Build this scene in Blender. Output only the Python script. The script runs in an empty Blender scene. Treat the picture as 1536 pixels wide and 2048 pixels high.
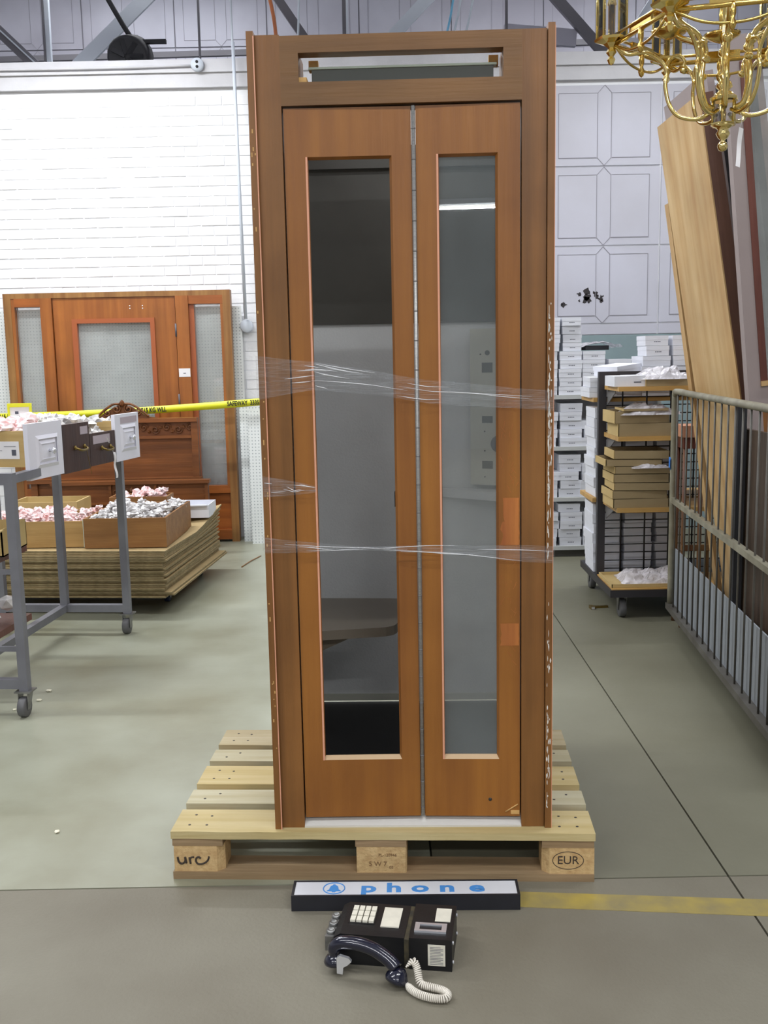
import bpy, bmesh, math, random
from mathutils import Vector, Matrix, noise
random.seed(7)
PI = math.pi
S = bpy.context.scene
COL = S.collection

# ------------------------------------------------------------------ camera
P_, R_, H_ = .1519, -.0197, 1.474
fwv = Vector((0, math.cos(P_), -math.sin(P_)))
rt = Vector((1, 0, 0)); up = rt.cross(fwv)
rv = rt*math.cos(R_) + up*math.sin(R_)
uv = up*math.cos(R_) - rt*math.sin(R_)
cd = bpy.data.cameras.new('camera')
cd.sensor_fit = 'VERTICAL'; cd.sensor_height = 36; cd.lens = 36*2050/2048
cd.clip_start = .05; cd.clip_end = 200
cam = bpy.data.objects.new('camera', cd); COL.objects.link(cam)
cam.matrix_world = Matrix(((rv.x, uv.x, -fwv.x, 0), (rv.y, uv.y, -fwv.y, 0), (rv.z, uv.z, -fwv.z, H_), (0, 0, 0, 1)))
S.camera = cam

# ------------------------------------------------------------------ world and light
w = bpy.data.worlds.new('world'); S.world = w; w.use_nodes = True
w.node_tree.nodes['Background'].inputs[0].default_value = (.62, .68, .78, 1)
w.node_tree.nodes['Background'].inputs[1].default_value = .25
S.view_settings.view_transform = 'Standard'; S.view_settings.look = 'None'
S.view_settings.gamma = 1; S.view_settings.use_curve_mapping = False
S.view_settings.exposure = 0.0
# fluorescent tubes hung in rows under the roof: (x, y, z, length along x, watts)
TUBES = [(-2.2, 9.5, 4.95, 2.4, 26), (2.0, 9.5, 4.95, 2.4, 22), (-2.35, 7.0, 4.1, 2.0, 100), (2.2, 6.7, 4.1, 2.4, 56), (-3.6, 4.2, 4.0, 2.4, 62), (-1.0, 4.3, 4.0, 2.4, 48),  # first two are unseen extras added to brighten the upper wall
         (2.4, 3.6, 4.0, 2.4, 34), (-2.4, 0.8, 3.9, 2.4, 55), (1.4, 0.8, 3.9, 2.4, 50),
         (-2.4, -3.0, 3.9, 2.4, 110), (1.6, -3.0, 3.9, 2.4, 120), (-3.9, -7.4, 3.24, 2.4, 70), (1.4, -7.4, 3.24, 7.6, 170)]
BAT = ['added behind the beam to brighten upper wall, left bay', 'added behind the beam to brighten upper wall, right bay', 'over the brick wall', 'over the white carton rack', 'over the drawer cart, outer one', 'above and just beyond the phone booth', 'over the dark display shelving', 'left of where the booth faces, near row', 'right of where the booth faces, near row',
       'left in the middle row the booth faces', 'right in the middle row the booth faces', 'short one in the farthest row the booth faces', 'long one in the farthest row the booth faces']
UP = .55      # share of each batten's light that goes up to the roof

# ------------------------------------------------------------------ helpers
def lin(c):
    return tuple((v/12.92 if v <= .04045 else ((v+.055)/1.055)**2.4) for v in (x/255 for x in c)) + (1,)

def V(x, y, z): return Vector((x, y, z))

MT = {}
def mat(name, rgb, rough=.6, metal=0, var=0, scale=8, bump=0, bscale=60, stretch=(1, 1, 1), spec=.5, rgb2=None, coat=0, detail=4):
    """principled material whose colour wanders between rgb and rgb2 with a noise in object space"""
    m = bpy.data.materials.new(name); m.use_nodes = True; MT[name] = m
    nt = m.node_tree; b = nt.nodes['Principled BSDF']
    b.inputs['Roughness'].default_value = rough; b.inputs['Metallic'].default_value = metal
    b.inputs['Specular IOR Level'].default_value = spec
    if coat: b.inputs['Coat Weight'].default_value = coat; b.inputs['Coat Roughness'].default_value = .2
    b.inputs['Base Color'].default_value = lin(rgb)
    tc = nt.nodes.new('ShaderNodeTexCoord'); mp = nt.nodes.new('ShaderNodeMapping'); mp.inputs['Scale'].default_value = stretch
    nt.links.new(tc.outputs['Object'], mp.inputs['Vector'])
    if rgb2 or var:
        if not rgb2: rgb2 = tuple(max(0, v*(1-var)) for v in rgb)
        n = nt.nodes.new('ShaderNodeTexNoise'); n.inputs['Scale'].default_value = scale; n.inputs['Detail'].default_value = detail
        nt.links.new(mp.outputs['Vector'], n.inputs['Vector'])
        r = nt.nodes.new('ShaderNodeValToRGB'); r.color_ramp.elements[0].position = .32; r.color_ramp.elements[1].position = .68
        r.color_ramp.elements[0].color = lin(rgb2); r.color_ramp.elements[1].color = lin(rgb)
        nt.links.new(n.outputs['Fac'], r.inputs['Fac']); nt.links.new(r.outputs['Color'], b.inputs['Base Color'])
    if bump:
        n2 = nt.nodes.new('ShaderNodeTexNoise'); n2.inputs['Scale'].default_value = bscale; n2.inputs['Detail'].default_value = 3
        nt.links.new(mp.outputs['Vector'], n2.inputs['Vector'])
        bp = nt.nodes.new('ShaderNodeBump'); bp.inputs['Strength'].default_value = bump; bp.inputs['Distance'].default_value = .004
        nt.links.new(n2.outputs['Fac'], bp.inputs['Height']); nt.links.new(bp.outputs['Normal'], b.inputs['Normal'])
    return m

def wood(name, c1, c2, grain=(14, 14, .9), rough=.45, dirt=None, **k):
    """wood: long grain along the axis with the small stretch value, plus broad blotches"""
    m = mat(name, c1, rough, stretch=grain, rgb2=c2, scale=2.2, bump=.25, bscale=9, **k)
    nt = m.node_tree; b = nt.nodes['Principled BSDF']
    src = b.inputs['Base Color'].links[0].from_socket
    tc = nt.nodes.new('ShaderNodeTexCoord'); n = nt.nodes.new('ShaderNodeTexNoise'); n.inputs['Scale'].default_value = 2.6; n.inputs['Detail'].default_value = 5
    nt.links.new(tc.outputs['Object'], n.inputs['Vector'])
    r = nt.nodes.new('ShaderNodeValToRGB'); r.color_ramp.elements[0].position = .36; r.color_ramp.elements[1].position = .62
    r.color_ramp.elements[0].color = (dirt or (.78, .8, .8)) + (1,); r.color_ramp.elements[1].color = (1, 1, 1, 1)
    nt.links.new(n.outputs['Fac'], r.inputs['Fac'])
    mx = nt.nodes.new('ShaderNodeMix'); mx.data_type = 'RGBA'; mx.blend_type = 'MULTIPLY'; mx.inputs[0].default_value = 1
    nt.links.new(src, mx.inputs[6]); nt.links.new(r.outputs['Color'], mx.inputs[7]); nt.links.new(mx.outputs[2], b.inputs['Base Color'])
    return m

def glass(name, haze=.03, tint=(255, 255, 255), haze_rgb=(190, 200, 205), refl=1.0):
    """thin pane: clear, mirror reflection by Fresnel, a film of dust"""
    m = bpy.data.materials.new(name); m.use_nodes = True; MT[name] = m
    nt = m.node_tree; nt.nodes.clear()
    o = nt.nodes.new('ShaderNodeOutputMaterial'); t = nt.nodes.new('ShaderNodeBsdfTransparent'); t.inputs[0].default_value = lin(tint)
    g = nt.nodes.new('ShaderNodeBsdfGlossy'); g.inputs['Roughness'].default_value = .01
    d = nt.nodes.new('ShaderNodeBsdfDiffuse'); d.inputs[0].default_value = lin(haze_rgb)
    f = nt.nodes.new('ShaderNodeFresnel'); f.inputs[0].default_value = 1.5
    mu = nt.nodes.new('ShaderNodeMath'); mu.operation = 'MULTIPLY'; mu.inputs[1].default_value = 1.7*refl; mu.use_clamp = True
    nt.links.new(f.outputs[0], mu.inputs[0])
    a = nt.nodes.new('ShaderNodeMixShader'); b = nt.nodes.new('ShaderNodeMixShader')
    nt.links.new(mu.outputs[0], a.inputs[0]); nt.links.new(t.outputs[0], a.inputs[1]); nt.links.new(g.outputs[0], a.inputs[2])
    tc = nt.nodes.new('ShaderNodeTexCoord'); n = nt.nodes.new('ShaderNodeTexNoise'); n.inputs['Scale'].default_value = 3; n.inputs['Detail'].default_value = 6
    nt.links.new(tc.outputs['Object'], n.inputs['Vector'])
    m2 = nt.nodes.new('ShaderNodeMath'); m2.operation = 'MULTIPLY'; m2.inputs[1].default_value = haze*2
    nt.links.new(n.outputs['Fac'], m2.inputs[0]); nt.links.new(m2.outputs[0], b.inputs[0])
    nt.links.new(a.outputs[0], b.inputs[1]); nt.links.new(d.outputs[0], b.inputs[2]); nt.links.new(b.outputs[0], o.inputs[0])
    return m

def film(name, clear=.8, rgb=(225, 230, 235), stretch=(1, 1, 1), scale=20, lo=.35, hi=.75):
    """clear plastic film: transparent with glossy, whitish crinkles"""
    m = bpy.data.materials.new(name); m.use_nodes = True; MT[name] = m
    nt = m.node_tree; nt.nodes.clear()
    o = nt.nodes.new('ShaderNodeOutputMaterial'); t = nt.nodes.new('ShaderNodeBsdfTransparent')
    p = nt.nodes.new('ShaderNodeBsdfPrincipled'); p.inputs['Base Color'].default_value = lin(rgb); p.inputs['Roughness'].default_value = .16
    p.inputs['Specular IOR Level'].default_value = .9
    tc = nt.nodes.new('ShaderNodeTexCoord'); mp = nt.nodes.new('ShaderNodeMapping'); mp.inputs['Scale'].default_value = stretch
    n = nt.nodes.new('ShaderNodeTexNoise'); n.inputs['Scale'].default_value = scale; n.inputs['Detail'].default_value = 3; n.inputs['Distortion'].default_value = .6
    nt.links.new(tc.outputs['Object'], mp.inputs[0]); nt.links.new(mp.outputs[0], n.inputs[0])
    r = nt.nodes.new('ShaderNodeMapRange'); r.inputs[1].default_value = lo; r.inputs[2].default_value = hi
    r.inputs[3].default_value = 1-clear; r.inputs[4].default_value = min(1, (1-clear)*3.6)
    nt.links.new(n.outputs['Fac'], r.inputs[0])
    bp = nt.nodes.new('ShaderNodeBump'); bp.inputs['Strength'].default_value = .9; bp.inputs['Distance'].default_value = .01
    nt.links.new(n.outputs['Fac'], bp.inputs['Height']); nt.links.new(bp.outputs[0], p.inputs['Normal'])
    mx = nt.nodes.new('ShaderNodeMixShader'); nt.links.new(r.outputs[0], mx.inputs[0])
    nt.links.new(t.outputs[0], mx.inputs[1]); nt.links.new(p.outputs[0], mx.inputs[2]); nt.links.new(mx.outputs[0], o.inputs[0])
    return m

def pegboard_mat(name):
    m = mat(name, (238, 242, 241), .5, var=.04, scale=2)
    nt = m.node_tree; b = nt.nodes['Principled BSDF']; src = b.inputs['Base Color'].links[0].from_socket
    tc = nt.nodes.new('ShaderNodeTexCoord'); sp = nt.nodes.new('ShaderNodeSeparateXYZ'); nt.links.new(tc.outputs['Object'], sp.inputs[0])
    sq = []
    for ax in (0, 2):
        a = nt.nodes.new('ShaderNodeMath'); a.operation = 'MULTIPLY'; a.inputs[1].default_value = 1/.0254
        f = nt.nodes.new('ShaderNodeMath'); f.operation = 'FRACT'
        s_ = nt.nodes.new('ShaderNodeMath'); s_.operation = 'SUBTRACT'; s_.inputs[1].default_value = .5
        q = nt.nodes.new('ShaderNodeMath'); q.operation = 'POWER'; q.inputs[1].default_value = 2
        ab = nt.nodes.new('ShaderNodeMath'); ab.operation = 'ABSOLUTE'
        nt.links.new(sp.outputs[ax], a.inputs[0]); nt.links.new(a.outputs[0], f.inputs[0]); nt.links.new(f.outputs[0], s_.inputs[0])
        nt.links.new(s_.outputs[0], ab.inputs[0]); nt.links.new(ab.outputs[0], q.inputs[0]); sq.append(q)
    ad = nt.nodes.new('ShaderNodeMath'); nt.links.new(sq[0].outputs[0], ad.inputs[0]); nt.links.new(sq[1].outputs[0], ad.inputs[1])
    lt = nt.nodes.new('ShaderNodeMath'); lt.operation = 'LESS_THAN'; lt.inputs[1].default_value = .034; nt.links.new(ad.outputs[0], lt.inputs[0])
    mx = nt.nodes.new('ShaderNodeMix'); mx.data_type = 'RGBA'; mx.inputs[7].default_value = lin((170, 178, 180))
    nt.links.new(lt.outputs[0], mx.inputs[0]); nt.links.new(src, mx.inputs[6]); nt.links.new(mx.outputs[2], b.inputs['Base Color'])
    return m

def emit(name, rgb, st):
    m = bpy.data.materials.new(name); m.use_nodes = True; b = m.node_tree.nodes['Principled BSDF']; MT[name] = m
    b.inputs['Base Color'].default_value = lin(rgb); b.inputs['Emission Color'].default_value = lin(rgb); b.inputs['Emission Strength'].default_value = st
    return m

FACES = ((0, 3, 2, 1), (4, 5, 6, 7), (0, 1, 5, 4), (1, 2, 6, 5), (2, 3, 7, 6), (3, 0, 4, 7))
def hexa(bm, pts, mi=0):
    vs = [bm.verts.new(p) for p in pts]
    for f in FACES:
        q = bm.faces.new([vs[i] for i in f]); q.material_index = mi
def box(bm, x0, x1, y0, y1, z0, z1, M=None, mi=0):
    p = [V(x0, y0, z0), V(x1, y0, z0), V(x1, y1, z0), V(x0, y1, z0), V(x0, y0, z1), V(x1, y0, z1), V(x1, y1, z1), V(x0, y1, z1)]
    if M is not None: p = [M @ q for q in p]
    hexa(bm, p, mi)
def tube(bm, pts, r, n=8, mi=0, closed=False):
    pts = [Vector(p) for p in pts]; k = len(pts)
    rr = r if isinstance(r, (list, tuple)) else [r]*k
    rings = []; ref = None
    for i, p in enumerate(pts):
        if closed: t = pts[(i+1) % k]-pts[i-1]
        else: t = pts[min(i+1, k-1)]-pts[max(i-1, 0)]
        t.normalize()
        if ref is None: ref = t.orthogonal().normalized()
        ref = (ref - t*ref.dot(t))
        if ref.length < 1e-5: ref = t.orthogonal()
        ref.normalize(); s = t.cross(ref)
        rings.append([bm.verts.new(p + (ref*math.cos(2*PI*j/n) + s*math.sin(2*PI*j/n))*rr[i]) for j in range(n)])
    for i in range(k if closed else k-1):
        a, b = rings[i], rings[(i+1) % k]
        for j in range(n):
            f = bm.faces.new((a[j], a[(j+1) % n], b[(j+1) % n], b[j])); f.smooth = True; f.material_index = mi
    if not closed:
        for q in (list(reversed(rings[0])), rings[-1]): f = bm.faces.new(q); f.material_index = mi
def lathe(bm, prof, n=16, M=None, mi=0, flat=False):
    M = M or Matrix(); rings = []
    for r, z in prof: rings.append([bm.verts.new(M @ V(max(r, 1e-4)*math.cos(2*PI*j/n), max(r, 1e-4)*math.sin(2*PI*j/n), z)) for j in range(n)])
    for a, b in zip(rings, rings[1:]):
        for j in range(n):
            f = bm.faces.new((a[j], a[(j+1) % n], b[(j+1) % n], b[j])); f.smooth = not flat; f.material_index = mi
    for q in (list(reversed(rings[0])), rings[-1]): f = bm.faces.new(q); f.material_index = mi
def smooth_path(ctrl, n=8):
    """Catmull-Rom through the control points"""
    c = [Vector(p) for p in ctrl]; c = [c[0]*2-c[1]] + c + [c[-1]*2-c[-2]]; out = []
    for i in range(1, len(c)-2):
        for k in range(n):
            t = k/n; a, b, d, e = c[i-1], c[i], c[i+1], c[i+2]
            out.append(.5*((2*b)+(d-a)*t+(2*a-5*b+4*d-e)*t*t+(3*b-a-3*d+e)*t**3))
    out.append(c[-2]); return out
def sheet(bm, fn, nu, nv, mi=0, smooth=True):
    g = [[bm.verts.new(fn(i/nu, j/nv)) for j in range(nv+1)] for i in range(nu+1)]
    for i in range(nu):
        for j in range(nv):
            f = bm.faces.new((g[i][j], g[i+1][j], g[i+1][j+1], g[i][j+1])); f.smooth = smooth; f.material_index = mi
def lump(bm, c, r, seed, mi=0, sub=1, amp=.45, squash=.8, fq=1.3):
    res = bmesh.ops.create_icosphere(bm, subdivisions=sub, radius=r, matrix=Matrix.Translation(c))
    for v in res['verts']:
        d = v.co-c; k = 1+amp*noise.noise(d/r*fq+V(seed*3.1, seed*1.7, seed)); v.co = c+V(d.x*k, d.y*k, d.z*k*squash)
    for f in {f for v in res['verts'] for f in v.link_faces}: f.material_index = mi

def B(): return bmesh.new()
def obj(name, bm, m, parent=None, bev=0, solid=0):
    if bev:
        es = [e for e in bm.edges if len(e.link_faces) == 2 and e.calc_face_angle(0) > .7]
        bmesh.ops.bevel(bm, geom=es, offset=bev, segments=1 if bev < .004 else 2, affect='EDGES', profile=.6, clamp_overlap=True)
    bmesh.ops.recalc_face_normals(bm, faces=bm.faces)
    me = bpy.data.meshes.new(name); bm.to_mesh(me); bm.free()
    for x in (m if isinstance(m, (list, tuple)) else [m]): me.materials.append(MT[x] if isinstance(x, str) else x)
    o = bpy.data.objects.new(name, me); COL.objects.link(o)
    if parent: o.parent = parent
    if solid:
        q = o.modifiers.new('thick', 'SOLIDIFY'); q.thickness = solid
    return o
def bobj(name, dims, m, parent=None, bev=0, M=None):
    bm = B()
    for d in (dims if isinstance(dims[0], (list, tuple)) else [dims]): box(bm, *d, M=M)
    return obj(name, bm, m, parent, bev)
def tag(o, label, cat, group=None):
    o['label'] = label; o['category'] = cat
    if group: o['group'] = group
    return o
def thing(name, label, cat, loc=(0, 0, 0), rz=0, group=None, rot=None):
    o = bpy.data.objects.new(name, None); COL.objects.link(o); o.location = loc; o.rotation_euler = rot or (0, 0, rz)
    o.empty_display_size = .1
    return tag(o, label, cat, group)
def struct(o): o['kind'] = 'structure'; return o
def copy_tree(o, parent=None):
    c = o.copy(); COL.objects.link(c)
    if parent: c.parent = parent
    for ch in list(o.children): copy_tree(ch, c)
    return c
def plabel(o, t): o['label'] = t; return o
def text(name, s, size, m, parent, M, ext=.0004, bold=0, sx=1.0, font_shear=0):
    cu = bpy.data.curves.new(name, 'FONT'); cu.body = s; cu.size = size; cu.extrude = ext; cu.offset = bold; cu.shear = font_shear
    cu.align_x = 'CENTER'; cu.align_y = 'CENTER'; cu.resolution_u = 3
    t = bpy.data.objects.new(name, cu); me = bpy.data.meshes.new_from_object(t); bpy.data.objects.remove(t)
    me.transform(M @ Matrix.Diagonal((sx, 1, 1, 1))); me.materials.append(MT[m])
    o = bpy.data.objects.new(name, me); COL.objects.link(o); o.parent = parent; return o
RX90 = Matrix.Rotation(PI/2, 4, 'X')
def T(x, y, z): return Matrix.Translation((x, y, z))
def caster(parent, x, y, top, r=.04, wm='rubber_grey', w=.03, off=.02, name='caster'):
    bm = B(); box(bm, x-.035, x+.035, y-.035, y+.035, top-.006, top)
    for s in (-1, 1):
        a = w/2+.004
        hexa(bm, [V(x+s*a-.0015, y-.03, top-.006), V(x+s*a+.0015, y-.03, top-.006), V(x+s*a+.0015, y+.03, top-.006), V(x+s*a-.0015, y+.03, top-.006),
                  V(x+s*a-.0015, y+off-.012, r-.01), V(x+s*a+.0015, y+off-.012, r-.01), V(x+s*a+.0015, y+off+.012, r-.01), V(x+s*a-.0015, y+off+.012, r-.01)])
    c = obj(name, bm, 'galv', parent)
    bm = B(); lathe(bm, [(r*.4, -w/2), (r*.93, -w/2), (r, -w/2+.004), (r, w/2-.004), (r*.93, w/2), (r*.4, w/2)], 18, T(x, y+off, r) @ Matrix.Rotation(PI/2, 4, 'Y'))
    obj('wheel', bm, wm, c)
    return c
ORD = ['bottom', 'second', 'third', 'fourth', 'fifth', 'sixth', 'seventh', 'eighth', 'ninth', 'tenth', 'eleventh', 'twelfth']

# ------------------------------------------------------------------ materials
mat('concrete_sheen', (162, 165, 148), .36, rgb2=(132, 131, 110), scale=1.7, detail=8, bump=.12, bscale=25, spec=.45)  # lighter tone has the sheen from the brick wall painted in
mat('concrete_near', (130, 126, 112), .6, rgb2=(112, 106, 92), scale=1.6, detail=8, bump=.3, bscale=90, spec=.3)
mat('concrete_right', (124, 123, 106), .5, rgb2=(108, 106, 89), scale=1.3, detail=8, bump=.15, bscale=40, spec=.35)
mat('joint_dirt', (70, 68, 60), .9)
mat('yellow_paint', (172, 152, 72), .6, rgb2=(132, 122, 88), scale=9, detail=9, bump=.2, bscale=60)
mat('brick_paint', (240, 240, 242), .5, var=.03, scale=3, bump=.5, bscale=45)
mat('mortar_paint', (232, 233, 236), .6)
mat('beam_paint', (205, 204, 208), .55, var=.07, scale=4, bump=.2)
mat('panel_paint', (196, 196, 208), .5, rgb2=(184, 183, 192), scale=1.2, detail=6)
mat('upper_paint', (200, 200, 212), .6, rgb2=(168, 166, 178), scale=1.0, detail=7)
mat('groove_dark', (142, 140, 148), .8)
mat('groove_soft', (150, 148, 158), .8)
mat('teal_paint', (140, 160, 164), .55, var=.08, scale=3)
mat('dark_stain', (52, 48, 50), .8)
mat('ceiling_dark', (150, 150, 160), .8)
mat('side_wall', (205, 205, 208), .8)
mat('back_room', (120, 122, 120), .8, var=.2, scale=1)
mat('steel_white', (205, 212, 222), .45)
mat('steel_dark', (104, 102, 108), .6)
mat('black_matt', (32, 32, 36), .7)
wood('booth_wood', (146, 98, 48), (120, 80, 38), (10, 10, .5), .42, dirt=(.74, .71, .69))
wood('booth_door_wood', (160, 104, 42), (138, 86, 36), (9, 9, .45), .4, dirt=(.82, .79, .76))
wood('booth_head_wood', (132, 93, 50), (116, 80, 42), (.6, 9, 9), .5)
wood('booth_scraped', (196, 120, 55), (160, 90, 40), (12, 12, 1), .6)
mat('booth_edge', (222, 160, 130), .3)  # pale pink for the painted bevel highlight and the worn right edge
mat('paint_chip', (225, 222, 215), .6)
mat('bare_wood', (214, 170, 105), .7, var=.15, scale=30)
mat('booth_metal', (224, 226, 226), .38, var=.05, scale=4, bump=.25, bscale=140)
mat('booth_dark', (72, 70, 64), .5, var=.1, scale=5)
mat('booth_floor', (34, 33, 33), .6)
mat('seat_laminate', (128, 118, 104), .35, var=.08, scale=4)
mat('cream_metal', (205, 205, 190), .4)
mat('alu', (176, 176, 174), .35, metal=.5, var=.15, scale=20, stretch=(1, 20, 20))
mat('alu_bright', (214, 212, 206), .4, metal=.1)
mat('bead_pale', (196, 166, 128), .45)
mat('galv', (150, 150, 148), .4, metal=.8, var=.2, scale=30)
mat('chrome', (232, 234, 240), .2, metal=.7)
mat('green_board', (92, 98, 92), .4)
mat('pale_edge', (205, 222, 208), .5)
glass('glass_clear', .012, refl=.55)
glass('glass_dusty', .15, haze_rgb=(165, 175, 178), refl=1.25)
glass('glass_frame', .2, haze_rgb=(236, 242, 240), refl=.9)  # strong white veil added to brighten what shows through the panes
film('wrap_film', .93, (220, 226, 235), (3, 3, 60), 6, .42, .8)
film('bag_film', .45, (225, 222, 228), (1, 1, 1), 26)
for i, (a, b_) in enumerate([((196, 184, 152), (178, 162, 124)), ((204, 188, 142), (190, 170, 116)), ((194, 188, 160), (178, 168, 134))]):
    wood('pallet_wood_%d' % i, a, b_, (.9, 14, 14), .75, dirt=(.84, .84, .84))
mat('pallet_block', (208, 178, 128), .8, rgb2=(188, 154, 106), scale=60, bump=.6, bscale=120)
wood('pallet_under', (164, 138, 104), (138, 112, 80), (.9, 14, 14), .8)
mat('ink', (62, 52, 44), .8)
mat('ink_faint', (128, 98, 66), .8)
mat('nail', (70, 66, 62), .5, metal=.6)
mat('phone_black', (22, 22, 25), .42, var=.3, scale=14, bump=.15)
mat('phone_worn', (82, 74, 52), .6, rgb2=(40, 38, 32), scale=40)
mat('phone_navy', (20, 22, 40), .12, coat=.6)
mat('key_white', (228, 224, 208), .4)
mat('card_white', (226, 222, 206), .5, var=.05, scale=40)
mat('cord_white', (226, 220, 208), .4)
mat('sign_black', (36, 37, 44), .4, var=.1, scale=20)
mat('sign_white', (216, 218, 224), .35, var=.03, scale=5)
mat('sign_blue', (72, 142, 212), .4)
wood('door_wood', (172, 104, 46), (144, 82, 36), (9, 9, .5), .4)
wood('door_wood_h', (170, 96, 40), (140, 76, 32), (.5, 9, 9), .4)
mat('door_bead', (166, 92, 56), .3)
wood('frame_wood', (166, 120, 66), (130, 84, 40), (9, 9, .6), .5)
wood('bed_wood', (140, 82, 38), (112, 64, 30), (.6, 9, 9), .42)
mat('bed_carving', (128, 78, 38), .4, rgb2=(90, 52, 26), scale=25)
pegboard_mat('pegboard')
mat('tape_yellow', (226, 226, 44), .4)
mat('tape_ink', (52, 52, 30), .6)
mat('cart_grey', (128, 129, 136), .45, metal=.2, rgb2=(112, 112, 120), scale=5)
mat('rubber_grey', (92, 92, 94), .5)
mat('rubber_black', (24, 24, 28), .35)
mat('wheel_blue', (40, 50, 78), .4)
mat('drawer_white', (226, 226, 236), .35)
wood('drawer_walnut', (80, 54, 46), (62, 42, 38), (9, 9, .6), .35)
wood('plywood', (214, 184, 128), (200, 166, 104), (.8, 9, 9), .6)
wood('box_brown', (158, 112, 62), (136, 92, 48), (.8, 9, 9), .55)
wood('box_tan', (186, 150, 94), (166, 130, 76), (.8, 9, 9), .6)
mat('brass_dark', (130, 110, 60), .35, metal=.8)
mat('tag_grey', (176, 164, 172), .6)
mat('tag_white', (232, 230, 232), .6)
mat('bag_pink', (240, 190, 186), .22, rgb2=(246, 236, 238), scale=22, detail=2, coat=.7)
mat('bag_white', (238, 236, 236), .22, rgb2=(196, 194, 194), scale=26, detail=2, coat=.7)
mat('card_side', (156, 140, 104), .85, rgb2=(120, 106, 74), scale=30, stretch=(1, 1, 4))
mat('card_top', (188, 164, 118), .85, var=.08, scale=3)
mat('carton_white', (226, 228, 236), .6, var=.03, scale=6)
mat('carton_mark', (86, 88, 100), .7)
mat('carton_tan', (200, 176, 122), .8, rgb2=(184, 158, 104), scale=4)
mat('carton_dull', (160, 142, 108), .85, rgb2=(146, 128, 94), scale=4)
mat('rack_grey', (186, 188, 186), .5)
mat('rack_back', (176, 174, 180), .6)
mat('gondola_dark', (58, 56, 60), .5, metal=.3)
wood('shelf_wood', (206, 164, 96), (190, 146, 80), (.8, 9, 9), .55)
mat('bracket_grey', (116, 114, 114), .5)
mat('wire_black', (30, 30, 34), .4)
mat('cage_rail', (156, 152, 134), .5, metal=.3, rgb2=(126, 122, 104), scale=12)
mat('cage_steel', (106, 104, 98), .5, metal=.3, rgb2=(84, 80, 74), scale=8)
mat('cage_sheet', (140, 146, 152), .5)
mat('blue_tape', (60, 130, 220), .5)
wood('pale_board', (212, 182, 132), (192, 152, 98), (5, 5, .6), .6, dirt=(.82, .8, .78))
wood('pale_board_edge', (118, 82, 66), (100, 66, 54), (9, 9, .6), .5)
wood('dark_board', (44, 34, 30), (30, 24, 22), (9, 9, .6), .5)
wood('brown_dirty', (84, 66, 50), (62, 48, 38), (7, 7, .6), .6)
mat('mauve_paint', (158, 144, 142), .5, var=.06, scale=3)
wood('red_moulding', (112, 60, 46), (92, 46, 36), (9, 9, .6), .4)
wood('orange_panel', (160, 104, 46), (132, 82, 36), (7, 7, .5), .5)
mat('brass', (244, 222, 150), .13, metal=1)
mat('brass_deep', (224, 192, 110), .18, metal=1)
glass('lantern_glass', .02, refl=1.6)
mat('stool_seat', (196, 140, 110), .6)
wood('stool_wood', (150, 112, 66), (96, 48, 36), (5, 5, .6), .5)
emit('tube_glow', (255, 255, 250), 9.0)
mat('orange_cable', (196, 116, 70), .5)
mat('pale_cable', (205, 215, 225), .5)
mat('blue_cable', (120, 190, 226), .5)
mat('scrap_white', (226, 222, 200), .7)

# ------------------------------------------------------------------ light fittings
for i, (x, y, z, L, wt) in enumerate(TUBES):
    t = thing('fluorescent_light', 'fluorescent batten ' + BAT[i], 'light', (x, y, z), 0, 'fluorescent battens under the roof')
    bobj('housing', (-L/2, L/2, -.06, .06, .03, .09), 'steel_white', t)
    bobj('hanger', [(-L/2+.2, -L/2+.21, -.005, .005, .09, 5.2-z), (L/2-.21, L/2-.2, -.005, .005, .09, 5.2-z)], 'steel_dark', t)
    ld = bpy.data.lights.new('tube_light', 'AREA'); ld.shape = 'RECTANGLE'; ld.size = L; ld.size_y = .05; ld.energy = wt; ld.color = (.96, .98, 1.0)
    lo = bpy.data.objects.new('tube_light', ld); COL.objects.link(lo); lo.parent = t; lo.location = (0, 0, -.02)
    l2 = ld.copy(); l2.energy = wt*UP; l2.size_y = .3; lo = bpy.data.objects.new('tube_light', l2); COL.objects.link(lo); lo.parent = t; lo.location = (0, 0, .12); lo.rotation_euler = (PI, 0, 0)
    for dy in (-.035, .035):
        bm = B(); tube(bm, [(-L/2, dy, 0), (L/2, dy, 0)], .017, 8); obj('tube', bm, 'tube_glow', t)

# ------------------------------------------------------------------ floor
fl = struct(bobj('floor', (-6.5, 6.5, -10.5, 11, -.1, -.012), 'joint_dirt'))
JX, JY, g = .953, 2.705, .003
bobj('slab', (-6.5, .12-g, JY+g, 11, -.02, 0), 'concrete_sheen', fl)
bobj('slab', (.12+g, JX-g, JY+g, 11, -.02, 0), 'concrete_right', fl)  # added split: same floor without the painted sheen
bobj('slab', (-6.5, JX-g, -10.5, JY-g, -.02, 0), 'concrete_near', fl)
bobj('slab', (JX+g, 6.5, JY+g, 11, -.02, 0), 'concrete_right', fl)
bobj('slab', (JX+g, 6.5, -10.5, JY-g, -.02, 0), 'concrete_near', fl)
bm = B()
ys0, ys1 = lambda x: 2.601-.118*x, lambda x: 2.676-.100*x
hexa(bm, [V(.12, ys0(.12), 0), V(3.5, ys0(3.5)+.03, 0), V(3.5, ys1(3.5), 0), V(.12, ys1(.12), 0), V(.12, ys0(.12), .0012), V(3.5, ys0(3.5)+.03, .0012), V(3.5, ys1(3.5), .0012), V(.12, ys1(.12), .0012)])
ln = struct(obj('trim_1', bm, 'yellow_paint')); ln['label'] = 'worn yellow line painted on the floor'

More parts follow.
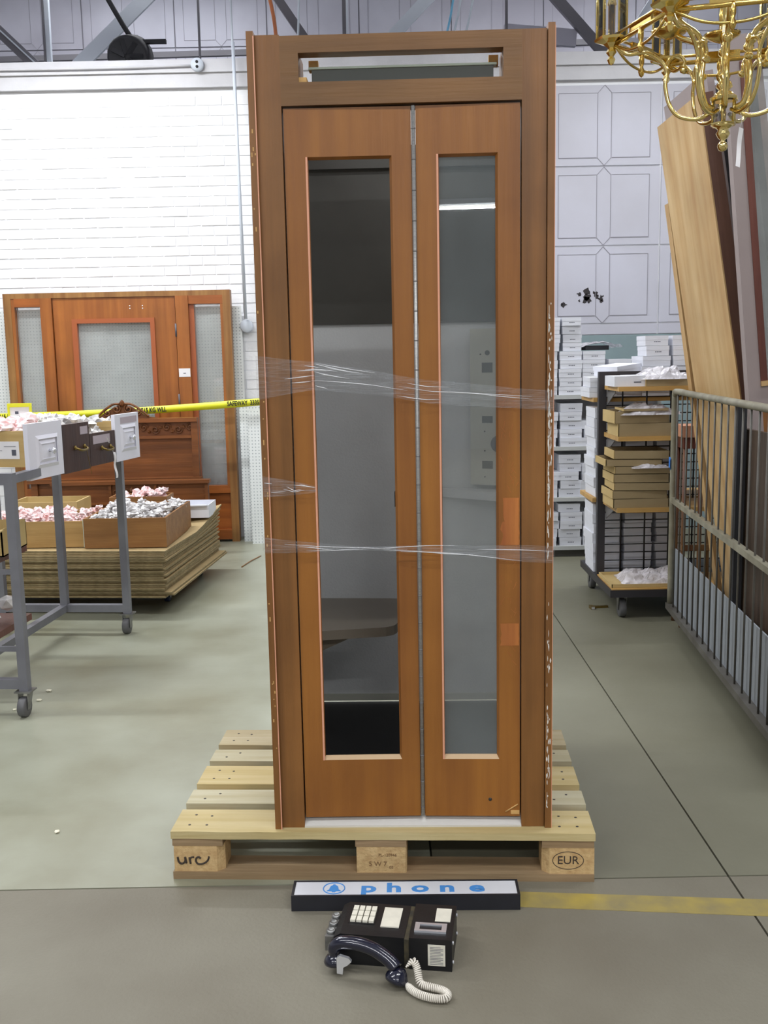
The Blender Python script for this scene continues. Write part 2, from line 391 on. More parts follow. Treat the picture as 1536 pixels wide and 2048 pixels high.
# ------------------------------------------------------------------ walls
BX0, BX1, WZ = -4.4, .35, 3.56
wb = struct(bobj('wall_back', [(-6.5, 6.5, 8.42, 8.55, 0, WZ)], 'mortar_paint'))
bm_stuff = B(); k = 0; ph, pl = .0762, .2065
def brick_mesh(L):
    bm = B(); box(bm, 0, L, -.006, .002, 0, ph-.007)
    return bm
bmf = brick_mesh(pl-.007); bmesh.ops.bevel(bmf, geom=[e for e in bmf.edges if all(v.co.y < 0 for v in e.verts)], offset=.003, segments=1, affect='EDGES')
bme = bpy.data.meshes.new('brick'); bmf.to_mesh(bme); bmf.free(); bme.materials.append(MT['brick_paint'])
rows = int(WZ/ph)
for r in range(rows):
    z = r*ph+.004; off = (r % 2)*pl/2
    for c in range(int((BX1-BX0)/pl)):
        x = BX0+c*pl+off; dy = random.uniform(-.0018, .0018); rz = random.uniform(-.006, .006)
        if -3.25 < x < -1.12 and z > 1.86 and k < 290:
            o = bpy.data.objects.new('brick', bme); COL.objects.link(o); o.parent = wb; o.location = (x, 8.42+dy, z); o.rotation_euler = (rz*2, rz, rz); k += 1
        else: box(bm_stuff, x, x+pl-.007, 8.414+dy, 8.43, z, z+ph-.007)
o = obj('brickwork', bm_stuff, 'brick_paint', wb); o['kind'] = 'stuff'
def wall_panel(parent, cx, z0, z1, y, m, W=.9, star=True):
    """pressed wall panel with two sunk rectangles and half hexagons meeting at the seams"""
    bm = B(); g_ = .006; a, b_ = cx-W/2+g_, cx+W/2-g_; H = z1-z0
    box(bm, a, b_, y-.014, y+.006, z0+g_, z1-g_)
    def rid(p, q, w=.0035):
        d = (Vector(q)-Vector(p)); d2 = Vector((-d.y, d.x)).normalized()*w/2
        P0, P1 = Vector(p), Vector(q); pts = [P0-d2, P1-d2, P1+d2, P0+d2]
        hexa(bm, [V(t.x, y-.0175, t.y) for t in pts]+[V(t.x, y-.013, t.y) for t in pts], 1)
    h = .055; e = .065
    if H > .4:
        for s in (-1, 1):
            rid((cx+s*h, z0+e), (cx+s*h, z1-e)); rid((cx+s*h, z0+e), (cx, z0+g_)); rid((cx+s*h, z1-e), (cx, z1-g_))
            rid((cx+s*(h+.005), z0+e), (cx+s*.36, z0+e), .006); rid((cx+s*.36, z0+e), (cx+s*.36, z1-e)); rid((cx+s*.36, z1-e), (cx+s*(h+.005), z1-e), .002)
    return obj('wall_panel', bm, [m, 'groove_dark' if y < 9 else 'groove_soft'], parent)
for cx in (.89, 1.79, 2.69, 3.59, 4.49):
    for z0, z1 in ((1.60, 1.69), (1.69, 2.302), (2.302, 2.914), (2.914, 3.53)): wall_panel(wb, cx, z0, z1, 8.42, 'panel_paint')
bobj('wainscot', (.44, 6.5, 8.405, 8.425, 0, 1.6), 'teal_paint', wb)
bm = B()
def splat(bm, cx, cz, r, n=11, y=8.405):
    c = bm.verts.new(V(cx, y, cz)); vs = []
    for i in range(n):
        a = 2*PI*i/n; q = r*random.uniform(.35, 1.25); vs.append(bm.verts.new(V(cx+q*math.cos(a), y, cz+q*math.sin(a))))
    for i in range(n): bm.faces.new((c, vs[i], vs[(i+1) % n]))
for px, pz, r in [(1.60, 1.925, .018), (1.66, 1.945, .03), (1.67, 1.91, .032), (1.655, 1.885, .03), (1.68, 1.87, .022), (1.735, 1.925, .026), (1.75, 1.90, .02), (1.77, 1.885, .022), (1.785, 1.905, .018), (1.782, 1.87, .016), (1.605, 1.875, .01), (1.48, 1.845, .025), (1.465, 1.85, .015)]:
    splat(bm, px, pz, r)
plabel(obj('peeled_patch', bm, 'dark_stain', wb), 'dark spots where the paint has peeled off')
tr = struct(bobj('trim_2', [(-6.5, 6.5, 8.375, 8.60, 3.56, 3.665), (-6.5, 6.5, 8.35, 8.60, 3.665, 3.76)], 'beam_paint', bev=.006))
# upper wall set back behind the beam, ceiling and remaining walls
wu = struct(bobj('wall_upper', (-6.5, 6.5, 10.62, 10.75, 3.0, 5.25), 'groove_dark'))
for i in range(-6, 7):
    for z0 in (3.26, 3.872, 4.484): wall_panel(wu, .3+i*.9, z0, z0+.612, 10.62, 'upper_paint')
struct(bobj('ceiling', (-6.5, 6.5, -10.5, 10.75, 5.25, 5.35), 'ceiling_dark'))
struct(bobj('wall_left', (-6.6, -6.5, -10.5, 10.75, 0, 5.25), 'side_wall'))
struct(bobj('wall_right', (6.5, 6.6, -10.5, 10.75, 0, 5.25), 'side_wall'))
struct(bobj('wall_front', (-6.5, 6.5, -10.6, -10.5, 0, 5.25), 'back_room'))
# roof steelwork between beam and upper wall
rs = thing('roof_truss', 'white and dark steel struts of the roof above the beam', 'truss'); rs['kind'] = 'structure'
def strut(x0, z0, x1, z1, wd, m, y=9.2, dp=.05, name='strut'):
    d = Vector((x1-x0, z1-z0)); q = Vector((-d.y, d.x)).normalized()*wd/2; P0, P1 = Vector((x0, z0)), Vector((x1, z1))
    pts = [P0-q, P1-q, P1+q, P0+q]; bm = B(); hexa(bm, [V(t.x, y, t.y) for t in pts]+[V(t.x, y+dp, t.y) for t in pts])
    return obj(name, bm, m, rs)
strut(-2.775, 3.7, -2.765, 5.25, .04, 'steel_white'); strut(-2.80, 3.7, -2.79, 5.25, .016, 'steel_dark', 9.18)
strut(-2.88, 3.7, -1.23, 5.15, .12, 'steel_white', 9.3, .03)
strut(-3.40, 4.46, -2.62, 3.7, .09, 'steel_dark', 9.25); strut(-3.42, 4.49, -2.59, 3.7, .012, 'steel_white', 9.23, .01)
strut(-.13, 3.9, 1.1, 5.10, .10, 'steel_white', 9.3, .03)
strut(-.26, 3.7, -.25, 5.25, .03, 'steel_dark'); strut(-.235, 3.7, -.225, 5.25, .015, 'steel_white')
strut(-1.0, 4.75, -.45, 3.95, .07, 'steel_dark', 9.25)
strut(1.12, 3.7, 1.12, 5.25, .02, 'steel_dark'); strut(1.12, 4.22, 1.75, 4.16, .14, 'upper_paint', 9.4)
strut(1.45, 4.6, 2.1, 3.9, .09, 'steel_dark', 9.35); strut(-6.4, 4.3, 6.4, 4.42, .05, 'steel_dark', 10.3); strut(1.9, 3.72, 2.5, 4.6, .05, 'steel_white', 9.4)
strut(-1.46, 3.76, -1.45, 5.25, .012, 'steel_dark', 9.0)
def cable(name, pts, r, m, label, cat='cable'):
    bm = B(); tube(bm, smooth_path(pts, 6), r, 6); return tag(obj(name, bm, m), label, cat)
cable('hanging_cable', [(-.86, 8.9, 5.25), (-.88, 8.9, 4.6), (-.82, 8.9, 4.2), (-.80, 8.9, 3.9), (-.8, 8.9, 3.76)], .016, 'orange_cable', 'orange cable hanging from the roof behind the booth top')
cable('hanging_cable', [(-.58, 8.9, 5.25), (-.62, 8.9, 4.2), (-.66, 8.9, 3.76)], .009, 'pale_cable', 'single pale cable hanging between the orange cable and the strut')
cable('hanging_cable', [(.72, 8.8, 5.25), (.64, 8.8, 4.3), (.5, 8.8, 3.76)], .009, 'blue_cable', 'pale blue cable above the booth top')
cable('hanging_cable', [(.76, 8.8, 5.25), (.70, 8.8, 4.3), (.545, 8.8, 3.76)], .009, 'pale_cable', 'white cable hanging just right of the pale blue one')
cable('hanging_cable', [(.92, 8.8, 5.25), (.80, 8.8, 4.3), (.65, 8.8, 3.76)], .009, 'pale_cable', 'white cable hanging second right of the pale blue one')
cable('power_cable', [(-2.55, 8.95, 5.2), (-2.28, 8.95, 4.6), (-2.08, 8.95, 4.22), (-1.93, 8.95, 3.98)], .022, 'black_matt', 'thick black cable running down to the round black fan')
fan = thing('extractor_fan', 'round black fan sitting on the beam below the roof', 'fan', (-2.02, 8.95, 3.76))
bm = B(); lathe(bm, [(.16, -.12), (.17, -.11), (.17, .10), (.15, .12)], 20, T(0, 0, .19) @ Matrix.Rotation(PI/2+.3, 4, 'X')); obj('housing', bm, 'black_matt', fan)
bm = B()
for i in range(7):
    a = i*2*PI/7; box(bm, .02, .13, -.004, .004, -.02, .02, T(0, -.125, .16) @ Matrix.Rotation(.3, 4, 'X') @ Matrix.Rotation(a, 4, 'Y') @ Matrix.Rotation(.5, 4, 'X'))
obj('blade', bm, 'black_matt', fan); bobj('bracket', [(-.13, .13, -.04, .04, 0, .04), (-.02, .3, -.02, .02, .29, .32)], 'black_matt', fan)
# conduit with socket on the beam, pipe with junction box
cn = thing('conduit', 'thin white conduit along the beam ending in a round socket', 'conduit', (0, 8.33, 0))
bm = B(); tube(bm, smooth_path([(-4, 0, 3.70), (-2.9, 0, 3.702), (-2.1, -.003, 3.70), (-1.42, 0, 3.708)], 6), .009, 8); obj('tube', bm, 'beam_paint', cn)
bm = B(); lathe(bm, [(.001, 0), (.045, 0), (.05, .01), (.05, .03)], 20, T(-1.37, -.02, 3.712) @ Matrix.Rotation(-PI/2, 4, 'X')); s_ = obj('socket', bm, 'steel_white', cn)
bm = B()
for dz in (-.018, .018): lathe(bm, [(.001, 0), (.011, 0), (.011, .004)], 12, T(-1.37, -.024, 3.712+dz) @ Matrix.Rotation(-PI/2, 4, 'X'))
obj('hole', bm, 'black_matt', s_)
wpipe = thing('wall_pipe', 'thin white vertical pipe ending in a round junction box beside the booth', 'pipe', (0, 0, 0))
bm = B(); tube(bm, [(-1.085, 8.25, 5.2), (-1.083, 8.25, 3.8), (-1.08, 8.25, 3.55)], .008, 8); tube(bm, [(-1.08, 8.25, 3.85), (-1.075, 8.25, 3.0), (-1.07, 8.3, 1.78)], .013, 8); obj('pipe', bm, 'steel_white', wpipe)
bm = B(); lathe(bm, [(.001, 0), (.045, .0), (.052, .008), (.052, .06)], 24, T(-1.072, 8.33, 1.725) @ Matrix.Rotation(-PI/2, 4, 'X')); obj('junction_box', bm, 'steel_white', wpipe)

# ------------------------------------------------------------------ the pallet
A2 = -.0534
pa = thing('pallet', 'large wooden pallet with stamped blocks carrying the phone booth', 'pallet', (-.6264, 2.7502, 0), A2)
yy = 0
def nails(parent, pts):
    bm = B()
    for x, y, z in pts: lathe(bm, [(.001, .0006), (.004, .0006), (.004, -.001)], 8, T(x, y, z))
    obj('nail', bm, 'nail', parent)
for i, wd in enumerate((.145, .1, .145, .1, .145)):
    bm = B(); n = 24
    def edge(u, s): return .0025*noise.noise(V(u*9, i*3.1+s*7, 0)) * (1.6 if i == 0 and s == 0 else .5)
    for kx in range(n):
        u0, u1 = kx/n*1.2, (kx+1)/n*1.2
        pts = []
        for z in (.122, .144):
            pts += [V(u0, yy+edge(u0, 0), z), V(u1, yy+edge(u1, 0), z), V(u1, yy+wd+edge(u1, 1), z), V(u0, yy+wd+edge(u0, 1), z)]
        hexa(bm, pts)
    bmesh.ops.remove_doubles(bm, verts=bm.verts, dist=1e-5)
    d = obj('deck_board', bm, 'pallet_wood_%d' % (1 if i in (0, 2) else 2 if i in (1, 3) else 0), pa)
    nails(d, [(x+dx, yy+wd*fy, .144) for x in (.07, .60, 1.13) for dx, fy in (((-.025, .3), (.025, .3), (-.02, .75), (.028, .7)) if wd > .12 else ((-.02, .35), (.02, .7)))])
    yy += wd+.04125
for x0, x1 in ((0.003, .148), (.527, .672), (1.052, 1.197)):
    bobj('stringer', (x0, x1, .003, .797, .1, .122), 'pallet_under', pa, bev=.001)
for j, (y0, y1) in enumerate(((.0, .1), (.3275, .4725), (.7, .8))):
    for i, (x0, x1) in enumerate(((0.004, .15), (.528, .672), (1.053, 1.198))):
        bm = B(); c = .02 if i != 1 else .004
        P = [(x0+.002, y0+.004), (x1-c, y0+.004), (x1, y0+.004+c), (x1, y1), (x0, y1)] if i != 2 else [(x0, y0+.004+c), (x0+c, y0+.004), (x1, y0+.004), (x1, y1), (x0, y1)]
        lo_ = [bm.verts.new(V(a, b_, .022)) for a, b_ in P]; hi_ = [bm.verts.new(V(a, b_, .1)) for a, b_ in P]
        bm.faces.new(lo_); bm.faces.new(hi_)
        for q in range(5): bm.faces.new((lo_[q], lo_[(q+1) % 5], hi_[(q+1) % 5], hi_[q]))
        blk = obj('block', bm, 'pallet_block', pa)
        if j == 0:
            F = lambda x, z: T(x, y0+.0035, z) @ RX90
            if i == 0:
                # the brushed maker's mark: u r c with a long tail
                bm = B(); yk = y0+.003
                def stroke(pts, r): tube(bm, [V(a, yk, b_) for a, b_ in smooth_path2(pts)], r, 5)
                def smooth_path2(p): return [(q.x, q.y) for q in smooth_path([(a, b_, 0) for a, b_ in p], 5)]
                stroke([(.016, .066), (.019, .052), (.026, .046), (.034, .048), (.038, .056), (.037, .066)], .003); stroke([(.038, .066), (.041, .047)], .003)
                stroke([(.050, .065), (.053, .046)], .003); stroke([(.051, .058), (.056, .065), (.064, .066)], .0025)
                stroke([(.083, .062), (.077, .066), (.070, .062), (.069, .052), (.075, .045), (.086, .045), (.097, .050), (.104, .058), (.107, .068)], .0028)
                plabel(obj('maker_mark', bm, 'ink', blk), 'dark brushed letters u r c')
            if i == 2:
                bm = B(); tube(bm, [V(1.125+.043*math.cos(t*2*PI/40), y0+.004, .062+.026*math.sin(t*2*PI/40)) for t in range(40)], .0011, 5, closed=True)
                obj('oval_stamp', bm, 'ink', blk); text('lettering', 'EUR', .034, 'ink', blk, F(1.125, .062), .0006, .0)
            if i == 1:
                text('lettering', 'PL-120946', .012, 'ink_faint', blk, F(.618, .075), .0006); text('lettering', '5 W 7', .02, 'ink_faint', blk, F(.59, .048), .0006)
                text('lettering', '05', .012, 'ink_faint', blk, F(.628, .038), .0006)
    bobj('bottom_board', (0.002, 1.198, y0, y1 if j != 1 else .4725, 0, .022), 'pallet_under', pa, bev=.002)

# ------------------------------------------------------------------ the phone booth
bo = thing('phone_booth', 'tall brown wooden phone booth with folding glazed doors on the pallet', 'phone booth', (-.3267, 2.7582, .1445), -.0323)
Z0 = .1445
def bz(z): return z-Z0
DP = 1.03
# side panels; left strip is a painted line of highlight, right edge worn
for x0, x1, ex in ((0, .018, .0155), (.764, .782, None)):
    s_ = bobj('side_panel', (x0, x1, -.006, DP, 0, bz(2.292)), 'booth_wood', bo, bev=.0015)
bobj('edge_strip', (.0168, .0196, -.0075, -.003, 0, bz(2.28)), 'booth_edge', bo)
bobj('edge_strip', (.782, .7835, -.006, .004, 0, bz(2.285)), 'booth_edge', bo)
# front frame
bobj('stile', (.0185, .083, .004, .045, 0, bz(2.284)), 'booth_wood', bo, bev=.0015)
bobj('stile', (.699, .7625, .004, .045, 0, bz(2.281)), 'booth_wood', bo, bev=.0015)
hd = bobj('header', [(.083, .699, .004, .045, bz(2.111), bz(2.168)), (.083, .699, .004, .045, bz(2.239), bz(2.281)), (.083, .13, .004, .045, bz(2.168), bz(2.239)), (.652, .699, .004, .045, bz(2.168), bz(2.239))], 'booth_head_wood', bo)
bobj('slot_lining', [(.126, .130, .045, .13, bz(2.160), bz(2.245)), (.652, .656, .045, .13, bz(2.160), bz(2.245)), (.13, .652, .045, .055, bz(2.2395), bz(2.248))], 'booth_wood', bo)
bobj('corner_block', [(.13, .15, .01, .06, bz(2.168), bz(2.181)), (.62, .645, .075, .1, bz(2.215), bz(2.24)), (.15, .175, .075, .1, bz(2.213), bz(2.238))], 'bare_wood', bo)
s_ = bobj('sign_tray', (.158, .632, .07, .085, bz(2.150), bz(2.214)), 'green_board', bo); bobj('tray_lip', (.150, .640, .066, .088, bz(2.214), bz(2.2195)), 'pale_edge', s_)
for y0, y1 in ((.09, .13), (DP-.06, DP-.035)): bobj('roof_batten', (.018, .764, y0, y1, bz(2.12), bz(2.148)), 'booth_dark', bo)
bobj('back_panel', (.018, .764, DP-.02, DP, bz(.19), bz(2.2)), 'booth_metal', bo)
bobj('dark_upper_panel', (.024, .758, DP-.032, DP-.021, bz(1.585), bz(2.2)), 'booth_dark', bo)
bobj('lining', [(.018, .0225, .05, DP-.03, bz(.18), bz(2.13)), (.7595, .764, .05, DP-.03, bz(.18), bz(2.13))], 'booth_metal', bo)
bobj('kick_strip', (.03, .75, DP-.03, DP-.0205, bz(.175), bz(.20)), 'cream_metal', bo)
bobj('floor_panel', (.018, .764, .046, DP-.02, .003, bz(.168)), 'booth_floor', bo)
bm = B()
sheet(bm, lambda u, v: V(.083+.616*u, .002+.05*v, .004+.017*math.sin(v*PI/2)), 2, 8)
box(bm, .083, .699, .002, .052, .0, .005); obj('threshold', bm, 'alu_bright', bo)
# corner seat
def rounded(pts_r, seg=5):
    out = []
    n = len(pts_r)
    for i, (x, y, r) in enumerate(pts_r):
        p = Vector((x, y)); a = (Vector(pts_r[i-1][:2])-p).normalized(); b_ = (Vector(pts_r[(i+1) % n][:2])-p).normalized()
        if r == 0: out.append(p); continue
        for k_ in range(seg+1):
            t = k_/seg; out.append((p+a*r)*(1-t)**2 + p*2*t*(1-t) + (p+b_*r)*t*t)
    return out
def prism(bm, poly, z0, z1, M=None, mi=0):
    M = M or Matrix(); lo_ = [bm.verts.new(M @ V(p[0], p[1], z0)) for p in poly]; hi_ = [bm.verts.new(M @ V(p[0], p[1], z1)) for p in poly]
    f = bm.faces.new(list(reversed(lo_))); f.material_index = mi; f = bm.faces.new(hi_); f.material_index = mi
    for q in range(len(poly)):
        f = bm.faces.new((lo_[q], lo_[(q+1) % len(poly)], hi_[(q+1) % len(poly)], hi_[q])); f.material_index = mi
bm = B(); prism(bm, rounded([(.024, .34, 0), (.345, .40, .05), (.375, .78, .06), (.024, .80, 0)]), bz(.595), bz(.625))
st = obj('seat', bm, 'seat_laminate', bo, bev=.006)
bm = B(); prism(bm, [(.03, bz(.48)), (.03, bz(.594)), (.22, bz(.594)), (.10, bz(.54))], .40, .43, Matrix.Rotation(PI/2, 4, 'X') @ T(0, 0, -.85)); obj('bracket', bm, 'seat_laminate', st)
# telephone mounting plate in the rear right corner, shelf under it
cp = T(.62, DP-.035, 0) @ Matrix.Rotation(-.42, 4, 'Z')
pl_ = bobj('mounting_plate', (0, .20, -.012, 0, bz(1.0), bz(1.56)), 'cream_metal', bo, bev=.003, M=cp)
bm = B()
for x0, x1, z0, z1 in ((.045, .085, 1.405, 1.44), (.12, .15, 1.405, 1.44), (.045, .085, 1.225, 1.25), (.12, .15, 1.225, 1.25), (.045, .085, 1.06, 1.088), (.12, .15, 1.06, 1.088)): box(bm, x0, x1, -.0135, -.0115, bz(z0), bz(z1), cp)
lathe(bm, [(.001, 0), (.009, 0), (.009, .002)], 12, cp @ T(.066, -.0125, bz(1.475)) @ Matrix.Rotation(PI/2, 4, 'X'))
for dx, dz in ((.055, 1.125), (.055, 1.195), (.055, 1.03), (.04, 1.47)): lathe(bm, [(.001, 0), (.003, 0), (.003, .002)], 8, cp @ T(dx, -.0125, bz(dz)) @ Matrix.Rotation(PI/2, 4, 'X'))
obj('cutout', bm, 'booth_dark', pl_)
bm = B(); lathe(bm, [(.001, .004), (.006, .004), (.006, .001), (.026, .003), (.03, 0)], 24, cp @ T(.107, -.0125, bz(1.15)) @ Matrix.Rotation(PI/2, 4, 'X')); obj('round_hole', bm, 'bracket_grey', pl_)
bm = B(); prism(bm, [(.50, DP-.03), (.758, DP-.22), (.758, DP-.03)], bz(.955), bz(.985)); obj('corner_shelf', bm, 'booth_metal', bo)
bobj('latch', (.355, .375, .05, .08, bz(1.06), bz(1.10)), 'black_matt', bo, bev=.004)
# folding doors: two leaves joined by a long hinge
def leaf(x0, x1, g0, g1, hx, ang, gm, lab):
    """leaf spans x0..x1 with glass opening g0..g1, swung by ang about x = hx"""
    M = T(hx, .012, 0) @ Matrix.Rotation(ang, 4, 'Z') @ T(-hx, 0, 0); zb, zt, za, zc = bz(.172), bz(2.106), bz(.342), bz(1.985); th = .03
    a, b_, c, d = x0+.0015, g0, g1, x1-.0015
    f = bobj('door_leaf', [(a, b_, 0, th, zb, zt), (c, d, 0, th, zb, zt), (b_, c, 0, th, zb, za), (b_, c, 0, th, zc, zt)], 'booth_door_wood', bo, M=M)
    plabel(f, lab)
    bm = B(); m_ = .006
    def bead(p, q, r, s): hexa(bm, [M @ x for x in (p, q, r, s)] + [M @ (x+V(0, .003, 0)) for x in (p, q, r, s)])
    y1 = .011
    bead(V(b_, .0005, za), V(b_+m_, y1, za+m_), V(b_+m_, y1, zc-m_), V(b_, .0005, zc)); bead(V(c, .0005, za), V(c-m_, y1, za+m_), V(c-m_, y1, zc-m_), V(c, .0005, zc))
    bead(V(b_, .0005, zc), V(c, .0005, zc), V(c-m_, y1, zc-m_), V(b_+m_, y1, zc-m_))
    obj('glazing_bead', bm, 'booth_door_wood', f); bm = B()
    bead(V(b_, .0005, za), V(c, .0005, za), V(c-m_, y1, za+m_+.004), V(b_+m_, y1, za+m_+.004)); plabel(obj('bottom_bead', bm, 'bead_pale', f), 'pale beige bead along the bottom of the opening')
    plabel(bobj('bead_highlight', (b_-.0005, b_+.0045, -.0012, .003, za, zc), 'booth_edge', f, M=M), 'painted highlight of the lit bevel at the glass opening')  # pale strip carries the highlight of the lit left bevel
    if gm: bobj('glass_pane', (b_+.001, c-.001, .014, .017, za+.001, zc-.001), gm, f, M=M)
    return f, M
l1, M1 = leaf(.085, .4165, .141, .364, .085, .020, None, 'wider left door leaf whose opening has lost its pane')
l2, M2 = leaf(.4255, .697, .480, .638, .697, -.020, 'glass_dusty', 'narrower right door leaf with dusty scratched pane')
bm = B(); tube(bm, [(.421, .013, bz(.176)), (.421, .013, bz(2.105))], .0052, 10)
box(bm, .4175, .4245, .018, .022, bz(.176), bz(2.105)); h_ = obj('piano_hinge', bm, 'alu', bo)
bm = B()
for i in range(25): tube(bm, [(.421, .013, bz(.2+i*.077)), (.421, .013, bz(.203+i*.077))], .0057, 10)
obj('knuckle_joint', bm, 'bracket_grey', h_)
# scraped patches on the right leaf, knocks on the side panel edge
bm = B()
def ragged(bm, x0, x1, z0, z1, y, M, n=14, amp=.006):
    L = [(x0+amp*random.uniform(-1, 1), z0+(z1-z0)*i/n) for i in range(n+1)]; Rr = [(x1+amp*random.uniform(-.3, .3), z0+(z1-z0)*i/n) for i in range(n+1)]
    for i in range(n):
        pts = [L[i], Rr[i], Rr[i+1], L[i+1]]
        hexa(bm, [M @ V(p[0], y, bz(p[1])) for p in pts]+[M @ V(p[0], y+.001, bz(p[1])) for p in pts])
ragged(bm, .652, .693, 1.02, 1.085, -.0006, M2, 6, .003); ragged(bm, .646, .693, .955, 1.02, -.0006, M2, 6)
plabel(obj('scraped_patch', bm, 'booth_scraped', l2), 'ragged pale patch under the middle of the leaf')
bm = B(); ragged(bm, .643, .693, .672, .735, -.0006, M2, 6, .003); plabel(obj('scraped_patch', bm, 'booth_scraped', l2), 'squarish pale patch low on the leaf'); bm = B()
for i in range(60):
    x, z = random.uniform(.645, .69), random.choice([random.uniform(.6, 1.0), random.uniform(.75, 1.0), random.uniform(1.1, 1.35)]); L = random.uniform(.006, .025); a = random.uniform(-.8, .8)+PI/2
    box(bm, -L/2, L/2, -.0008, .0003, -.0005, .0005, M2 @ T(x, 0, bz(z)) @ Matrix.Rotation(-a, 4, 'Y'))
c_ = obj('scratches', bm, 'booth_scraped', l2); c_['kind'] = 'stuff'
bm = B(); tube(bm, [M2 @ V(.655, -.0008, bz(.185)), M2 @ V(.69, -.0008, bz(.208))], .002, 5); box(bm, .67, .694, -.001, .0005, bz(.178), bz(.19), M2); obj('chipped_corner', bm, 'bare_wood', l2)
bm = B(); lathe(bm, [(.001, .001), (.005, .001), (.005, 0)], 10, M2 @ T(.612, 0, bz(.222)) @ Matrix.Rotation(PI/2, 4, 'X')); obj('screw', bm, 'nail', l2)
bm = B()
for i in range(150):
    z = random.choice([random.uniform(.55, 1.45), random.uniform(.9, 1.4), random.uniform(.2, .5), random.uniform(1.25, 1.6)]); x = .768+abs(random.gauss(0, .004)); L = random.uniform(.003, .02); wd = random.uniform(.0008, .0028)
    poly = [(x+wd*random.uniform(.3, 1)*math.cos(a), bz(z)+L*random.uniform(.5, 1)*math.sin(a)) for a in [j*PI/3 for j in range(6)]]
    vs = [bm.verts.new(V(p[0], -.0064, p[1])) for p in poly]; bm.faces.new(vs)
c_ = obj('paint_chips', bm, 'paint_chip', bo); c_['kind'] = 'stuff'
bm = B()
for i in range(26):
    z = random.uniform(.3, 2.1); x = random.uniform(.003, .013); L = random.uniform(.003, .014); box(bm, x, x+.003, -.0065, -.006, bz(z), bz(z)+L)
c_ = obj('knock_marks', bm, 'bare_wood', bo); c_['kind'] = 'stuff'

# stretch wrap round the booth
def wrap(label, prof, seed, both=True, amp=.006):
    """prof: (u, z_top, z_bottom) along the front; the film goes on round the sides and back"""
    t = thing('plastic_wrap', label, 'plastic wrap', (-.3267, 2.7582, .1445), -.0323)
    bm = B(); n, mrow = 90, 10
    def at(u):
        for a, b_ in zip(prof, prof[1:]):
            if u <= b_[0] or b_ is prof[-1]:
                f = max(0, min(1, (u-a[0])/(b_[0]-a[0]))); return a[1]+(b_[1]-a[1])*f, a[2]+(b_[2]-a[2])*f
    u0, u1 = prof[0][0], prof[-1][0]
    def fr(a, v):
        u = u0+(u1-u0)*a; zt, zb = at(u); q = noise.noise(V(u*5, v*9, seed)); s = noise.noise(V(u*14, v*16, seed+5))
        return V(u, -.010-amp*abs(q)-.002*abs(s), bz(zb+(zt-zb)*v+.006*q))
    sheet(bm, fr, n, mrow)
    obj('front_film', bm, 'wrap_film', t)
    # bright twisted folds in the film
    bm = B(); rnd = random.Random(seed)
    for i in range(7):
        a0 = rnd.uniform(0, .75); a1 = min(1, a0+rnd.uniform(.12, .5)); v0 = rnd.uniform(.05, .95); v1 = min(1, max(0, v0+rnd.uniform(-.2, .2)))
        pts = [fr(a0+(a1-a0)*k/12, v0+(v1-v0)*k/12)+V(0, -.0008, 0) for k in range(13)]
        tube(bm, pts, [.0002+.0009*math.sin(PI*k/12) for k in range(13)], 5)
    for i in range(9 if amp > .007 else 0):
        a0 = rnd.uniform(0, .22); a1 = a0+rnd.uniform(.03, .12); v0 = rnd.uniform(.05, .95); v1 = min(1, max(0, v0+rnd.uniform(-.12, .05)))
        tube(bm, [fr(a0+(a1-a0)*k/8, v0+(v1-v0)*k/8)+V(0, -.0008, 0) for k in range(9)], [.0003+.0009*math.sin(PI*k/8) for k in range(9)], 5)
    obj('film_fold', bm, 'wrap_fold', t)
    if both:
        bm = B(); zt0, zb0 = at(u0); zt1, zb1 = at(u1)
        path = [(u1, -.010, zt1, zb1), (.792, .02, zt1, zb1), (.793, DP+.004, (zt1+zt0)/2, (zb1+zb0)/2), (.78, DP+.012, (zt1+zt0)/2, (zb1+zb0)/2), (.002, DP+.012, (zt1+zt0)/2, (zb1+zb0)/2), (-.011, DP+.004, zt0, zb0), (-.010, .02, zt0, zb0), (u0, -.010, zt0, zb0)]
        for p, q in zip(path, path[1:]):
            vs = [bm.verts.new(V(p[0], p[1], bz(p[3]))), bm.verts.new(V(q[0], q[1], bz(q[3]))), bm.verts.new(V(q[0], q[1], bz(q[2]))), bm.verts.new(V(p[0], p[1], bz(p[2])))]; bm.faces.new(vs)
        obj('rear_film', bm, 'wrap_film', t)
    return t
film('wrap_fold', .35, (240, 242, 245), (1, 1, 1), 10)
wrap('wide clear plastic wrap twisted around the booth at mid height', [(.002, 1.478, 1.362), (.15, 1.462, 1.385), (.31, 1.432, 1.372), (.45, 1.405, 1.345), (.782, 1.374, 1.318)], 3, amp=.0075)
wrap('narrow clear plastic wrap around the booth below the wide one', [(.002, .990, .946), (.12, .975, .950), (.26, .962, .950), (.45, .962, .940), (.782, .955, .908)], 11)
wrap('short torn scrap of clear wrap on the left edge of the booth', [(.002, 1.157, 1.100), (.07, 1.145, 1.105), (.145, 1.128, 1.112)], 23, False)

